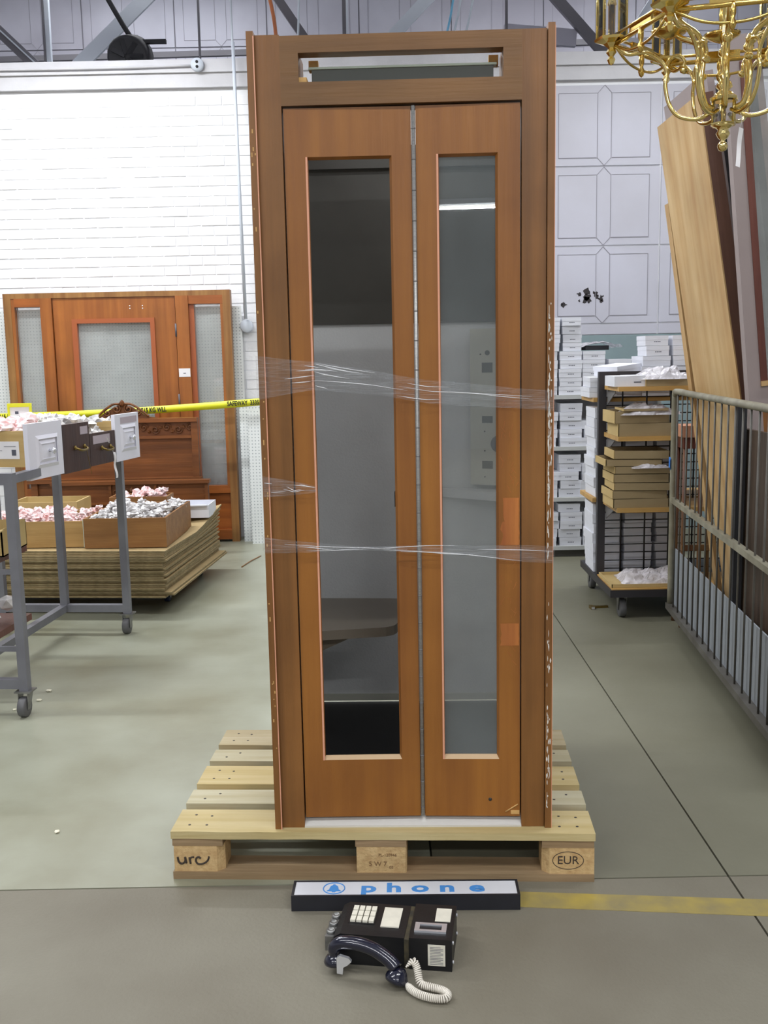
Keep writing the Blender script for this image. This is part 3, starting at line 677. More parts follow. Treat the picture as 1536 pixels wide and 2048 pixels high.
# ------------------------------------------------------------------ the phone sign on the floor
sg = thing('phone_sign', 'long black box sign reading phone in blue, lying before the pallet', 'sign', (-.270, 2.5635, 0), -.0245)
SL, SW, SH = .614, .082, .044
bobj('casing', [(0, SL, 0, SW, 0, SH-.004), (0, SL, 0, .006, SH-.004, SH), (0, SL, SW-.006, SW, SH-.004, SH), (0, .007, .006, SW-.006, SH-.004, SH), (SL-.007, SL, .006, SW-.006, SH-.004, SH)], 'sign_black', sg)
fc = bobj('face_panel', (.007, SL-.007, .006, SW-.006, SH-.004, SH-.0015), 'sign_white', sg)
for ch, x in zip('phone', (.207, .276, .347, .420, .500)): text('lettering', ch, .066, 'sign_blue', fc, T(x, .041, SH-.0012), .0003, .0023, 1.3)
bm = B(); tube(bm, [V(.113+.029*math.cos(t*2*PI/40), .041+.029*math.sin(t*2*PI/40), SH-.001) for t in range(40)], .0016, 5, closed=True); obj('circle', bm, 'sign_blue', fc)
bell = [(-.003, .021), (.003, .021), (.004, .017), (.010, .011), (.012, .002), (.013, -.006), (.019, -.012), (.019, -.015), (.006, -.015), (.004, -.020), (-.004, -.020), (-.006, -.015), (-.019, -.015), (-.019, -.012), (-.013, -.006), (-.012, .002), (-.010, .011), (-.004, .017)]
bm = B(); prism(bm, bell, SH-.0015, SH-.0008, T(.113, .041, 0)); obj('bell_emblem', bm, 'sign_blue', fc)

# ------------------------------------------------------------------ the payphone
# local x runs along the body from the coin slots to the vault end, y across it, z up from the floor
ph_ = thing('payphone', 'black push-button payphone lying on its back in front of the sign', 'payphone', (-.148, 2.322, 0), -.145)
PW, PH = .148, .080
bm = B(); prism(bm, [(0.004, 0), (.004, PH-.010), (.02, PH), (.178, PH-.002), (.178, 0)], -PW, 0, RX90); up_ = obj('upper_housing', bm, 'phone_black', ph_, bev=.003)
bm = B(); prism(bm, [(.178, 0), (.178, PH-.004), (.190, PH-.004), (.190, 0)], -PW-.002, .002, RX90); obj('collar', bm, 'phone_worn', ph_)
vt = bobj('coin_vault', (.190, .294, -.004, PW+.006, 0, PH+.002), 'phone_black', ph_, bev=.003)
bm = B()
for i in range(4):
    for j in range(3): box(bm, .036+i*.0152, .048+i*.0152, .054+j*.025, .073+j*.025, PH-.002, PH+.005)
kp = bobj('keypad', (.031, .098, .049, .128, PH-.003, PH+.0006), 'phone_black', up_); bm.free()
key = None
for i in range(4):
    for j in range(3):
        if key is None:
            bm = B(); box(bm, 0, .0125, 0, .020, 0, .006); key = obj('key', bm, 'key_white', kp, bev=.0015)
        else: c = key.copy(); COL.objects.link(c); key_ = c
        (key if (i, j) == (0, 0) else key_).location = (.036+i*.0155, .054+j*.0245, PH)
bobj('instruction_card', (.114, .160, .040, .128, PH-.001, PH+.002), 'card_white', up_, bev=.001)
bobj('number_card', (.246, .284, .075, .135, PH+.001, PH+.0035), 'card_white', vt, bev=.001)
bm = B(); t_ = .006
for d in ((.200, .278, .022, .030), (.200, .278, .052, .060), (.200, .212, .030, .052), (.266, .278, .030, .052)): box(bm, d[0], d[1], d[2], d[3], PH+.001, PH+.007)
cr_ = obj('coin_return', bm, 'chrome', vt, bev=.001); bobj('return_slot', (.212, .266, .030, .052, PH+.0015, PH+.0035), 'rubber_black', cr_)
bobj('side_label', (.236, .278, -.0055, -.0035, .014, .068), 'card_white', vt)
bm = B()
for i in range(12): box(bm, .241, .273-.006*(i % 3 == 2), -.0062, -.0054, .018+i*.004, .0188+i*.004)
obj('print', bm, 'carton_mark', vt)
bm = B()
for y in (.012, PW-.010):
    for z in (.016, .066): lathe(bm, [(.001, .004), (.005, .003), (.005, 0)], 10, T(.294, y, z) @ Matrix.Rotation(PI/2, 4, 'Y'))
obj('bolt', bm, 'chrome', vt)
# coin slot head
cs = bobj('coin_head', [(-.022, .006, .02, .125, .02, .058)], 'galv', up_, bev=.004)
for y in (.04, .075, .11):
    bm = B(); lathe(bm, [(.012, 0), (.012, .008), (.007, .011), (.007, .004), (.001, .004)], 14, T(-.010, y, .056)); obj('coin_slot', bm, 'galv', cs)
# cradle hook
bm = B(); prism(bm, [(.022, .012), (.022, .052), (.030, .058), (.052, .052), (.058, .044), (.048, .034), (.038, .028), (.036, .010)], 0, .009, T(0, -.050, 0) @ RX90); box(bm, .022, .034, -.058, .002, .012, .022); obj('cradle_hook', bm, 'chrome', up_, bev=.0025)
# handset
hs = thing('handset', 'shiny dark navy handset leaning on the near side of the payphone', 'handset', (-.148, 2.322, 0), -.145)
bm = B(); ctrl = [(.012, -.032, .040), (.014, -.034, .066), (.034, -.036, .079), (.075, -.040, .080), (.115, -.048, .072), (.150, -.060, .056), (.168, -.070, .042)]
pth = smooth_path(ctrl, 6); tube(bm, pth, [.0165 if i > 3 else .015 for i in range(len(pth))], 12); hg = obj('grip', bm, 'phone_navy', hs)
bm = B(); q_ = Matrix.Rotation(PI-.35, 4, 'X') @ Matrix.Rotation(-.35, 4, 'Y')
lathe(bm, [(.001, -.016), (.012, -.016), (.020, -.008), (.027, .004), (.0285, .012), (.026, .018), (.001, .019)], 22, T(.172, -.072, .0285) @ q_); obj('mouthpiece', bm, 'phone_navy', hs)
bm = B(); lathe(bm, [(.001, -.014), (.012, -.014), (.022, -.002), (.0265, .008), (.025, .014), (.001, .015)], 22, T(.012, -.032, .036) @ Matrix.Rotation(PI-.1, 4, 'X')); obj('earpiece', bm, 'phone_navy', hs)
# coiled cord
ct = [(.190, -.066, .045), (.206, -.056, .055), (.216, -.062, .040), (.226, -.082, .017), (.250, -.088, .013), (.275, -.094, .012), (.292, -.108, .012), (.288, -.126, .012), (.262, -.128, .012), (.235, -.121, .012), (.212, -.107, .012), (.196, -.088, .013), (.186, -.078, .018)]
sp = smooth_path(ct, 30); bm = B(); hel = []; L = 0; tot = sum((sp[i+1]-sp[i]).length for i in range(len(sp)-1)); turns = 62
ref = V(0, 0, 1)
for i, p in enumerate(sp):
    if i: L += (sp[i]-sp[i-1]).length
    t = (sp[min(i+1, len(sp)-1)]-sp[max(0, i-1)]).normalized(); ref = (ref-t*ref.dot(t)).normalized()
    hel.append((p, t, ref.copy(), L/tot))
N = turns*9
pts = []
for k_ in range(N):
    pts.append(k_/(N-1))
ci = 0; out = []
for f in pts:
    while ci < len(hel)-2 and hel[ci+1][3] < f: ci += 1
    a, b_ = hel[ci], hel[ci+1]; s = (f-a[3])/max(1e-6, b_[3]-a[3]); p = a[0].lerp(b_[0], s); t = a[1].lerp(b_[1], s).normalized(); rf = a[2].lerp(b_[2], s); rf = (rf-t*rf.dot(t)).normalized(); sd = t.cross(rf)
    an = f*turns*2*PI; R = .0078*min(1, f*12, (1-f)*12)
    out.append(p+rf*math.cos(an)*R+sd*math.sin(an)*R)
tube(bm, out, .0021, 5); obj('coiled_cord', bm, 'cord_white', hs)

# ------------------------------------------------------------------ wooden door frame against the brick wall
fr = thing('door_frame', 'wide wooden entrance frame with door and sidelights leaning on brick wall', 'door frame', (-2.085, 8.20, 0), .0)
def fx(x): return x+2.085
def jmb(name, x0, x1, z0, z1, m='door_wood', y0=0, y1=.09, bev=.004, par=fr): return bobj(name, (fx(x0), fx(x1), y0, y1, z0, z1), m, par, bev)
jmb('jamb', -2.955, -2.895, 0, 1.965, 'frame_wood', bev=.012); jmb('jamb', -1.235, -1.175, 0, 1.965, 'frame_wood', bev=.012)
jmb('inner_jamb', -2.895, -2.87, .02, 1.965, y0=.004); jmb('inner_jamb', -1.255, -1.235, .461, 1.899)
jmb('head_rail', -2.955, -1.175, 1.965, 2.005, 'frame_wood', bev=.008)
jmb('mullion', -2.665, -2.575, 0, 1.965, y0=-.01); jmb('mullion', -1.605, -1.505, 0, 1.965, y0=-.01); jmb('mullion_bead', -1.505, -1.465, .461, 1.899, 'door_bead', y0=.02)
jmb('side_rail', -1.505, -1.235, 1.90, 1.965, 'door_wood_h'); jmb('side_rail', -2.87, -2.665, 1.90, 1.965, 'door_wood_h')
for a, b_ in ((-1.505, -1.235), (-2.87, -2.665)):
    jmb('apron', a, b_, .02, .44, 'door_wood_h', y0=.03, y1=.07); jmb('apron_frame', a, b_, .40, .46, 'door_wood_h'); jmb('apron_frame', a, b_, .02, .10, 'door_wood_h')
    bobj('glass_pane', (fx(a)+.004, fx(b_)-.004, .045, .049, .46, 1.90), 'glass_frame', fr)
dl = bobj('door_leaf', [(fx(-2.57), fx(-2.425), .01, .055, .02, 1.9635), (fx(-1.775), fx(-1.612), .01, .055, .02, 1.9635), (fx(-2.425), fx(-1.775), .01, .055, 1.80, 1.9635), (fx(-2.425), fx(-1.775), .01, .055, .02, .80)], 'door_wood', fr)
bm = B()
for x0, x1, z0, z1 in ((-2.425, -2.385, .80, 1.80), (-1.81, -1.775, .80, 1.80)): box(bm, fx(x0), fx(x1), -.005, .04, z0, z1)
box(bm, fx(-2.3849), fx(-1.8101), -.0045, .039, 1.765, 1.80); box(bm, fx(-2.3849), fx(-1.8101), -.0045, .039, .80, .84); obj('moulding', bm, 'door_bead', dl)
bobj('glass_pane', (fx(-2.385), fx(-1.81), .03, .034, .84, 1.765), 'glass_frame', dl)
bm = B()
for z in (1.70, 1.15): tube(bm, [(fx(-1.608), -.012, z-.05), (fx(-1.608), -.012, z+.05)], .007, 8)
obj('hinge', bm, 'steel_dark', dl)
bm = B()
for x in (-1.965, -1.865):
    for z in (1.875, 1.895): lathe(bm, [(.001, .001), (.005, .001), (.005, 0)], 8, T(fx(x), .009, z) @ RX90)
obj('white_plug', bm, 'tag_white', dl)
lb = bobj('paper_label', (fx(-1.60), fx(-1.51), -.0125, -.0105, 1.335, 1.40), 'tag_white', fr); bobj('print', (fx(-1.565), fx(-1.545), -.0135, -.0125, 1.36, 1.366), 'carton_mark', lb)
# pegboards
t = tag(bobj('pegboard', (-3.35, -1.11, 8.355, 8.365, .82, 1.885), 'pegboard'), 'large white pegboard sheet behind the wooden door frame', 'pegboard'); t['group'] = 'pegboard sheets'
bobj('support_batten', (-3.3, -1.3, 8.366, 8.40, .79, .83), 'frame_wood', t)
t = tag(bobj('pegboard', (-1.135, -.72, 8.19, 8.2, 0, 1.085), 'pegboard'), 'rear of two narrow pegboard sheets standing on floor beside the booth', 'pegboard')
t = tag(bobj('pegboard', (-1.055, -.55, 8.08, 8.09, 0, 1.068), 'pegboard'), 'front of two narrow pegboard sheets standing on floor beside the booth', 'pegboard')

# ------------------------------------------------------------------ carved headboard and footboard
def scroll(bm, cx, cz, r, turns, dirn, start, y, rad):
    pts = []; n = int(14*turns)
    for i in range(n+1):
        f = i/n; a = start+dirn*f*turns*2*PI; q = r*(1-.8*f); pts.append(V(cx+q*math.cos(a), y-.004*f, cz+q*math.sin(a)))
    tube(bm, pts, [rad*(.6+.6*i/n) for i in range(n+1)], 6)
hb = thing('headboard', 'carved wooden headboard with scroll crest in front of the door frame', 'headboard', (-2.06, 7.86, 0))
def hx(x): return x+2.06
bobj('backing', (hx(-2.70), hx(-1.43), .02, .05, 0, 1.0), 'bed_wood', hb); bobj('top_moulding', (hx(-2.72), hx(-1.415), -.02, .06, 1.0, 1.03), 'bed_wood', hb, bev=.006)
for a, b_ in ((-2.72, -2.67), (-1.465, -1.415)): bobj('side_post', (hx(a), hx(b_), -.005, .055, 0, 1.0), 'bed_wood', hb, bev=.004)
bobj('rail', (hx(-2.67), hx(-1.465), -.012, .03, .875, .895), 'bed_wood', hb, bev=.005); bobj('base_moulding', (hx(-2.74), hx(-1.40), -.03, .06, .545, .575), 'bed_wood', hb, bev=.006)
bm = B()
for i in range(14):
    cx = hx(-2.62+i*.088); d = 1 if i % 2 else -1
    scroll(bm, cx, .95+.008*d, .033, 1.4, d, 0, .010, .006); lump(bm, V(cx+.04, .014, .945-.016*d), .014, i, squash=1)
obj('carved_frieze', bm, 'bed_carving', hb)
bm = B()
cp_ = [(hx(-2.25), 1.03), (hx(-2.17), 1.045), (hx(-2.10), 1.09), (hx(-2.04), 1.125), (hx(-1.985), 1.14), (hx(-1.93), 1.125), (hx(-1.87), 1.09), (hx(-1.80), 1.045), (hx(-1.72), 1.03)]
prism(bm, cp_, -.05, -.02, RX90)
for s in (-1, 1):
    c0 = hx(-1.985); scroll(bm, c0+s*.045, 1.105, .035, 1.3, s, PI/2, .012, .008); scroll(bm, c0+s*.115, 1.075, .028, 1.3, -s, PI/2, .012, .007); tube(bm, smooth_path([(c0+s*.02, .01, 1.145), (c0+s*.07, .008, 1.14), (c0+s*.135, .01, 1.10), (c0+s*.20, .012, 1.045)]), .009, 6)
lump(bm, V(hx(-1.985), .01, 1.15), .022, 4, squash=1.2); obj('crest', bm, 'bed_carving', hb)
fb = thing('footboard', 'low carved wooden footboard standing before the headboard', 'footboard', (-1.89, 7.62, 0))
bobj('backing', (-.585, .575, .02, .05, 0, .56), 'bed_wood', fb); bobj('top_moulding', (-.60, .59, -.02, .06, .555, .58), 'bed_wood', fb, bev=.006)
bobj('frame', [(-.585, -.56, .0, .03, 0, .555), (.55, .575, .0, .03, 0, .555), (-.17, -.15, .0, .03, .36, .555), (.17, .19, .0, .03, .36, .555), (-.585, .575, .0, .03, .40, .42)], 'bed_wood', fb, bev=.003)
bm = B()
for i in range(4): scroll(bm, -.115+i*.08, .49, .033, 1.4, 1 if i % 2 else -1, 0, .014, .006)
lump(bm, V(.005, .01, .51), .02, 7, squash=1); obj('carved_panel', bm, 'bed_carving', fb)

# ------------------------------------------------------------------ yellow strap
tp = thing('barrier_tape', 'yellow printed strap stretched before the wooden door frame', 'tape', (0, 8.03, 0))
def tz(x): return 1.134+(x+.952)*.0358-.02*math.sin((x+3.3)/2.4*PI)
bm = B(); sheet(bm, lambda u, v: V(-3.35+2.62*u, .004*math.sin(u*30), tz(-3.35+2.62*u)-.028+.056*v), 60, 1); obj('strap', bm, 'tape_yellow', tp, solid=.002)
def tape_text(s, x, size=.05):
    text('lettering', s, size, 'tape_ink', tp, T(x, -.009, tz(x)) @ Matrix.Rotation(-.036, 4, 'Y') @ RX90, .0005, .0016, .72)
tape_text('SAFEWAY  3335', -1.08); tape_text('LBS / 1515 KG WLL', -1.83); tape_text('3335 LBS / 1515 KG WLL', -2.98)

# ------------------------------------------------------------------ grey steel cart, left foreground
ca = thing('drawer_cart', 'grey tubular steel cart on casters carrying the sample drawers', 'cart', (-1.525, 4.16, 0), -.088)
CW, CLn, q = .70, 1.30, .019
for x, y in ((0, 0), (0, CLn), (-.35, CLn), (-CW, 0), (-CW, CLn)): bobj('post', (x-q, x+q, y-q, y+q, .11 if x != -.35 else .15, .98), 'cart_grey', ca, bev=.003)
for y in (0, CLn): bobj('bottom_rail', (-CW+q, -q, y-q, y+q, .118, .158), 'cart_grey', ca, bev=.003); bobj('top_rail', (-CW-q, q, y-q, y+q, .98, 1.028), 'cart_grey', ca, bev=.003)
bobj('spine_rail', (-.35-q, -.35+q, q, CLn-q, .12, .158), 'cart_grey', ca, bev=.003)
for x in (0, -CW): bobj('side_rail', (x-q, x+q, q, CLn-q, .985, 1.02), 'cart_grey', ca, bev=.003)
bobj('lower_shelf', (-CW+.02, -.20, .12, .55, .60, .64), 'red_moulding', ca); bobj('lower_shelf', (-CW+.02, -.20, .12, .55, .27, .30), 'red_moulding', ca)
for z in (.605, .275): bobj('shelf_hanger', (-.20, -.019, .0, .019, z, z+.02), 'cart_grey', ca)
for x, y in ((0, 0), (0, CLn), (-CW, 0), (-CW, CLn)): caster(ca, x, y, .11, .043, 'rubber_grey', .032, -.02)
t = thing('cardboard_box', 'pale cardboard box on the middle shelf of the grey cart', 'box', (-1.78, 4.36, .641)); bobj('body', [(-.2, .13, 0, .3, 0, .006), (-.2, .13, 0, .006, 0, .12), (-.2, .13, .294, .3, 0, .12), (-.2, -.194, 0, .3, 0, .12), (.124, .13, 0, .3, 0, .12)], 'carton_tan', t); bobj('flap', (-.2, .14, -.05, 0, .115, .12), 'carton_tan', t)
bm = B()
for i in range(14): lump(bm, V(random.uniform(-.2, .12), random.uniform(.05, .35), .03+random.uniform(0, .05)), .05, i)
o = obj('bagged_hardware', bm, 'bag_white'); o.location = (-1.86, 4.30, .30); o['kind'] = 'stuff'; tag(o, 'crumpled bagged hardware on the lowest shelf of the grey cart', 'bags')

def heap(name, x0, x1, y0, y1, z, h, m, label, par=None, n=90, r=.022, seed=1):
    bm = B(); rd = random.Random(seed)
    for i in range(n):
        lump(bm, V(rd.uniform(x0, x1), rd.uniform(y0, y1), z+rd.uniform(0, h)), r*rd.uniform(.7, 1.3), seed+i*.37, 0, 2, 1.1, .7, 2.3)
    o = obj(name, bm, m); o['kind'] = 'stuff'; tag(o, label, 'bags')
    return o
# drawers on the cart: local +x is the drawer front, +y along it
a_ = .2; dv = V(math.sin(a_), math.cos(a_), 0); p0 = V(-1.52, 4.34, 0)
def open_box(name, x0, x1, y0, y1, z0, z1, m, par, th=.01):
    return bobj(name, [(x0, x1, y0, y1, z0, z0+th), (x0, x1, y0, y0+th, z0+th, z1), (x0, x1, y1-th, y1, z0+th, z1), (x0, x0+th, y0+th, y1-th, z0+th, z1), (x1-th, x1, y0+th, y1-th, z0+th, z1)], m, par)
s0 = 0
for kind, wd, z0, z1, lab in (('white', .288, .973, 1.215, 'white raised-panel drawer at the near end of the cart'), ('dark', .255, .968, 1.190, 'dark walnut drawer with brass handle beside the near white drawer'),
                              ('dark', .265, .975, 1.130, 'shorter dark walnut drawer beside the far white drawer'), ('white', .272, .968, 1.204, 'white raised-panel drawer at the far end of the cart')):
    pp_ = p0+dv*s0; s0 += wd+.004
    d = thing('sample_drawer', lab, 'drawer', (pp_.x, pp_.y, 1.031), -a_, 'sample drawers on the cart')
    zz = lambda z: z-1.031
    open_box('drawer_body', -.46, 0, .012, wd-.012, 0, zz(z1)-.03, 'plywood', d)
    if kind == 'white':
        f = bobj('drawer_front', (0, .02, 0, wd, zz(z0), zz(z1)), 'drawer_white', d, bev=.005)
        a, b_, c, e = wd*.20, wd*.86, z0+.045, z1-.055
        def ring(y0, y1, za, zb, x0, x1, w_):
            bm = B(); P = [(y0, za), (y1, za), (y1, zb), (y0, zb)]; Q = [(y0+w_, za+w_), (y1-w_, za+w_), (y1-w_, zb-w_), (y0+w_, zb-w_)]
            for i in range(4):
                j = (i+1) % 4; hexa(bm, [V(x0-.004, P[i][0], zz(P[i][1])), V(x0-.004, P[j][0], zz(P[j][1])), V(x1-.004, Q[j][0], zz(Q[j][1])), V(x1-.004, Q[i][0], zz(Q[i][1])), V(x0, P[i][0], zz(P[i][1])), V(x0, P[j][0], zz(P[j][1])), V(x1, Q[j][0], zz(Q[j][1])), V(x1, Q[i][0], zz(Q[i][1]))])
            return bm
        obj('raised_border', ring(a, b_, c, e, .0205, .0275, .016), 'drawer_white', f); obj('raised_panel', ring(a+.024, b_-.024, c+.024, e-.024, .0205, .027, .014), 'drawer_white', f)
        bobj('panel_field', (.018, .0235, a+.038, b_-.038, zz(c)+.038, zz(e)-.038), 'drawer_white', f)
        bm = B(); lathe(bm, [(.008, 0), (.006, .012), (.013, .020), (.014, .027), (.008, .032), (.001, .033)], 16, T(.022, (a+b_)/2+.012, zz((c+e)/2)) @ Matrix.Rotation(PI/2, 4, 'Y')); obj('knob', bm, 'chrome', f)
        if s0 > .5: bobj('sticker', (.0202, .021, wd*.22, wd*.92, zz(z1)-.048, zz(z1)-.016), 'tag_grey', f)
    else:
        f = bobj('drawer_front', (0, .018, 0, wd, zz(z0), zz(z1)), 'drawer_walnut', d, bev=.003)
        hy, hz = wd*.62, zz(z0)+(z1-z0)*.46
        bm = B(); tube(bm, smooth_path([(.02, hy-.045, hz+.008), (.036, hy-.04, hz), (.040, hy-.02, hz-.006), (.040, hy+.02, hz-.006), (.036, hy+.04, hz), (.02, hy+.045, hz+.008)], 5), .0055, 8)
        for s in (-1, 1): lathe(bm, [(.001, .006), (.01, .005), (.011, 0)], 12, T(.018, hy+s*.045, hz+.008) @ Matrix.Rotation(PI/2, 4, 'Y'))
        obj('bail_handle', bm, 'brass_dark', f)
        if z1 > 1.15: bobj('sticker', (.0182, .019, wd*.66, wd*.94, zz(z1)-.055, zz(z1)-.018), 'tag_grey', f)
        else: bobj('sticker', (.0182, .019, wd*.12, wd*.78, zz(z1)-.052, zz(z1)-.012), 'tag_grey', f)
        bm = B(); tube(bm, smooth_path([(.042, hy+.02, hz-.01), (.044, hy+.03, hz-.06), (.045, hy+.05, hz-.125)], 5), [.0012]*11, 5)
        if z1 < 1.15: sheet(bm, lambda u, v: V(.046+.004*math.sin(v*9), hy+.015+.022*u+.012*v, hz-.02-.13*v), 3, 10)
        obj('hanging_tag', bm, 'tag_white' if z1 < 1.15 else 'brass_dark', f)
def onr(o, s, z=1.031): pp_ = p0+dv*s; o.location = (pp_.x, pp_.y, z); o.rotation_euler = (0, 0, -a_); return o
onr(heap('pink_bags', -.42, -.05, .03, .25, .11, .09, 'bag_pink', 'pink bagged knobs heaped in the near white drawer', n=70, r=.028, seed=3), 0)
onr(heap('white_bags', -.42, -.03, .03, .22, .10, .08, 'bag_white', 'white bagged knobs heaped in the taller walnut drawer', n=60, r=.028, seed=13), .292)
onr(heap('white_bags', -.42, -.03, .03, .235, .06, .11, 'bag_white', 'large crumpled white bags bulging out of the shorter walnut drawer', n=60, r=.04, seed=23), .55)
onr(heap('white_bags', -.42, -.03, .03, .24, .06, .07, 'bag_white', 'white bagged knobs inside the far white drawer', n=50, r=.028, seed=33), .82)
bm = B(); box(bm, .0003, .001, .10, .24, -.0, .05)
o = bobj('shipping_label', (-.16, -.03, .0105, .0119, .035, .11), 'tag_white'); onr(o, 0); tag(o, 'white printed label on the side of the near white drawer', 'label')
bobj('print', [(-.10, -.045, .0098, .0106, .088, .090), (-.14, -.11, .0098, .0106, .07, .072), (-.065, -.045, .0098, .0106, .05, .075)], 'carton_mark', o)
ys = thing('card_holder', 'small white card in a yellow frame standing on the bagged drawers', 'sign', (-1.69, 4.80, 1.150), .05)
bobj('frame', [(-.055, -.045, 0, .012, 0, .135), (.045, .055, 0, .012, 0, .135), (-.045, .045, 0, .012, .118, .135), (-.045, .045, 0, .012, 0, .05)], 'tape_yellow', ys); bobj('card', (-.045, .045, .004, .008, .05, .118), 'tag_white', ys)
bobj('print', [(-.02, .01, .0035, .0045, .072, .076), (-.022, -.006, .0035, .0045, .085, .098)], 'carton_mark', ys)

# ------------------------------------------------------------------ stack of cardboard on a dolly with drawers on top
RS = -.09; sx, sy = -1.275, 5.80
do = thing('dolly', 'low dark dolly on blue wheels under the cardboard stack', 'dolly', (sx, sy, 0), RS)
bobj('deck', [(-1.35, -.06, .10, .18, .075, .105), (-1.35, -.06, 1.1, 1.18, .075, .105), (-.14, -.06, .18, 1.1, .075, .105), (-1.35, -1.27, .18, 1.1, .075, .105)], 'black_matt', do)
for x, y in ((-.10, .36), (-.10, 1.12), (-1.3, .36), (-1.3, 1.12)): caster(do, x, y, .075, .036, 'wheel_blue', .03, 0)
NS = 22; zc = .105
for i in range(NS):
    top = i >= NS-6; th = .0115
    k_ = (i-(NS-7))/6 if top else 0
    ox, oy = random.uniform(-.012, .012), random.uniform(-.012, .012); rr = random.uniform(-.008, .008)
    if i == 1: ox, oy = .05, .02
    if i == 2: ox = .035
    if top: ox += .02*k_; oy -= 0; rr -= .01*k_
    bm = B(); W_, D_ = 1.45, 1.28
    def zf(u, v, t):
        x, y = u, v
        return t + (k_*.20*max(0, v-.5)**1.2*u**8 if top else 0) + .0012*noise.noise(V(u*4, v*4, i))
    nu, nv = 6, 8
    L_ = [[bm.verts.new(V(-W_+W_*a/nu, D_*b_/nv, zf(a/nu, b_/nv, 0))) for b_ in range(nv+1)] for a in range(nu+1)]
    Hh = [[bm.verts.new(V(-W_+W_*a/nu, D_*b_/nv, zf(a/nu, b_/nv, th-.0016))) for b_ in range(nv+1)] for a in range(nu+1)]
    for a in range(nu):
        for b_ in range(nv):
            bm.faces.new((L_[a][b_], L_[a][b_+1], L_[a+1][b_+1], L_[a+1][b_])).material_index = 0; bm.faces.new((Hh[a][b_], Hh[a+1][b_], Hh[a+1][b_+1], Hh[a][b_+1])).material_index = 0
    for a in range(nu):
        for b_ in (0, nv): bm.faces.new((L_[a][b_], L_[a+1][b_], Hh[a+1][b_], Hh[a][b_])).material_index = 1
    for b_ in range(nv):
        for a in (0, nu): bm.faces.new((L_[a][b_], L_[a][b_+1], Hh[a][b_+1], Hh[a][b_])).material_index = 1
    o = obj('cardboard_sheet', bm, ['card_top', 'card_side']); o.location = (sx+ox, sy+oy, zc); o.rotation_euler = (0, 0, RS+rr); zc += th+.0012
    nm = ['lowest', 'second', 'third', 'fourth', 'fifth', 'sixth', 'seventh', 'eighth', 'ninth', 'tenth', 'eleventh'][i if i < 11 else NS-1-i]
    nm = nm + (' from the bottom' if i < 11 else ' from the top') if nm != 'lowest' else ('lowest' if i < 11 else 'topmost')
    tag(o, 'flattened cardboard sheet, %s in the stack on the dolly%s' % (nm, ', curling up' if top else ''), 'cardboard', 'cardboard sheets stacked on the dolly')
zs = zc+.002
def crate(name, label, x0, x1, y0, y1, h, m, seed, hm=None, hl='', cat='box', th=.012, r=.022, dz=0):
    t = thing(name, label, cat, (x0, y0, zs+dz), -.02)
    open_box('body', 0, x1-x0, 0, y1-y0, 0, h, m, t, th)
    if hm:
        o = heap(hm+'s', .03, x1-x0-.03, .03, y1-y0-.03, h*.6, h*.55, hm, hl, n=int(500*(x1-x0)*(y1-y0))+40, r=r, seed=seed)
        o.location = t.location; o.rotation_euler = t.rotation_euler; o.name = 'bagged_hardware'
    return t
crate('wooden_crate', 'pale plywood drawer of pink bags on the cardboard stack', -2.42, -1.775, 5.98, 6.5, .155, 'box_tan', 5, 'bag_pink', 'pink bagged hardware heaped in the pale plywood drawer')
crate('wooden_crate', 'deep brown drawer of white bags at right of the cardboard stack', -1.760, -1.275, 5.92, 6.62, .175, 'box_brown', 6, 'bag_white', 'white bagged hardware heaped in the deep brown drawer')
tag(bobj('corner_strip', (-1.774, -1.762, 5.955, 5.967, zs, zs+.165), 'pale_edge'), 'pale strip standing between the two wooden drawers', 'strip')
crate('wooden_crate', 'brown drawer of pink bags behind the deep brown one', -1.80, -1.42, 6.66, 6.86, .20, 'box_brown', 8, 'bag_pink', 'pink bagged hardware in the rearmost brown drawer')
crate('cardboard_box', 'small open pale box at the back of the cardboard stack, left end', -2.42, -1.98, 6.56, 6.86, .19, 'carton_tan', 9)
t = crate('cardboard_box', 'small white open box at the back right of the cardboard stack', -1.37, -1.16, 6.72, 6.98, .085, 'carton_white', 10, th=.005, dz=.045)
bobj('flap', (0, .2, -.02, .0, .08, .087), 'carton_white', t)

# ------------------------------------------------------------------ white metal rack by the far wall
rk = thing('storage_rack', 'pale metal shelving rack full of white cartons behind the booth', 'shelf', (.75, 7.3, 0))
RW, RD = 1.35, .46; SZ = (.08, .435, .802, 1.168)
for z in SZ: bobj('shelf', (0, RW, 0, RD, z-.028, z), 'rack_grey', rk, bev=.003)
for x in (0, RW-.03):
    for y in (.01, RD-.03): bobj('upright', (x, x+.03, y, y+.02, 0, 1.14), 'rack_grey', rk)
bobj('back_panel', (0.03, RW-.03, RD-.008, RD, .05, 1.16), 'rack_back', rk); bobj('kick_panel', (.03, RW-.03, .03, .04, 0, .05), 'booth_dark', rk)
def carton_proto(w_, d_, h_, mark=True, m='carton_white'):
    bm = B(); box(bm, 0, w_, 0, d_, 0, h_-.02); box(bm, -.0015, w_+.0015, -.0015, d_+.0015, h_-.026, h_-.001)
    if mark:
        x = w_*.38
        for i in range(4): box(bm, x+i*w_*.075, x+i*w_*.075+w_*.055, -.0005, .0005, h_*.34, h_*.43, mi=1)
    me = bpy.data.meshes.new('carton'); bmesh.ops.recalc_face_normals(bm, faces=bm.faces); bm.to_mesh(me); bm.free(); me.materials.append(MT[m]); me.materials.append(MT['carton_mark']); return me
CP = {(.155, .25, .061): carton_proto(.155, .25, .061), (.13, .22, .058): carton_proto(.13, .22, .058), (.16, .26, .058): carton_proto(.16, .26, .058, False)}
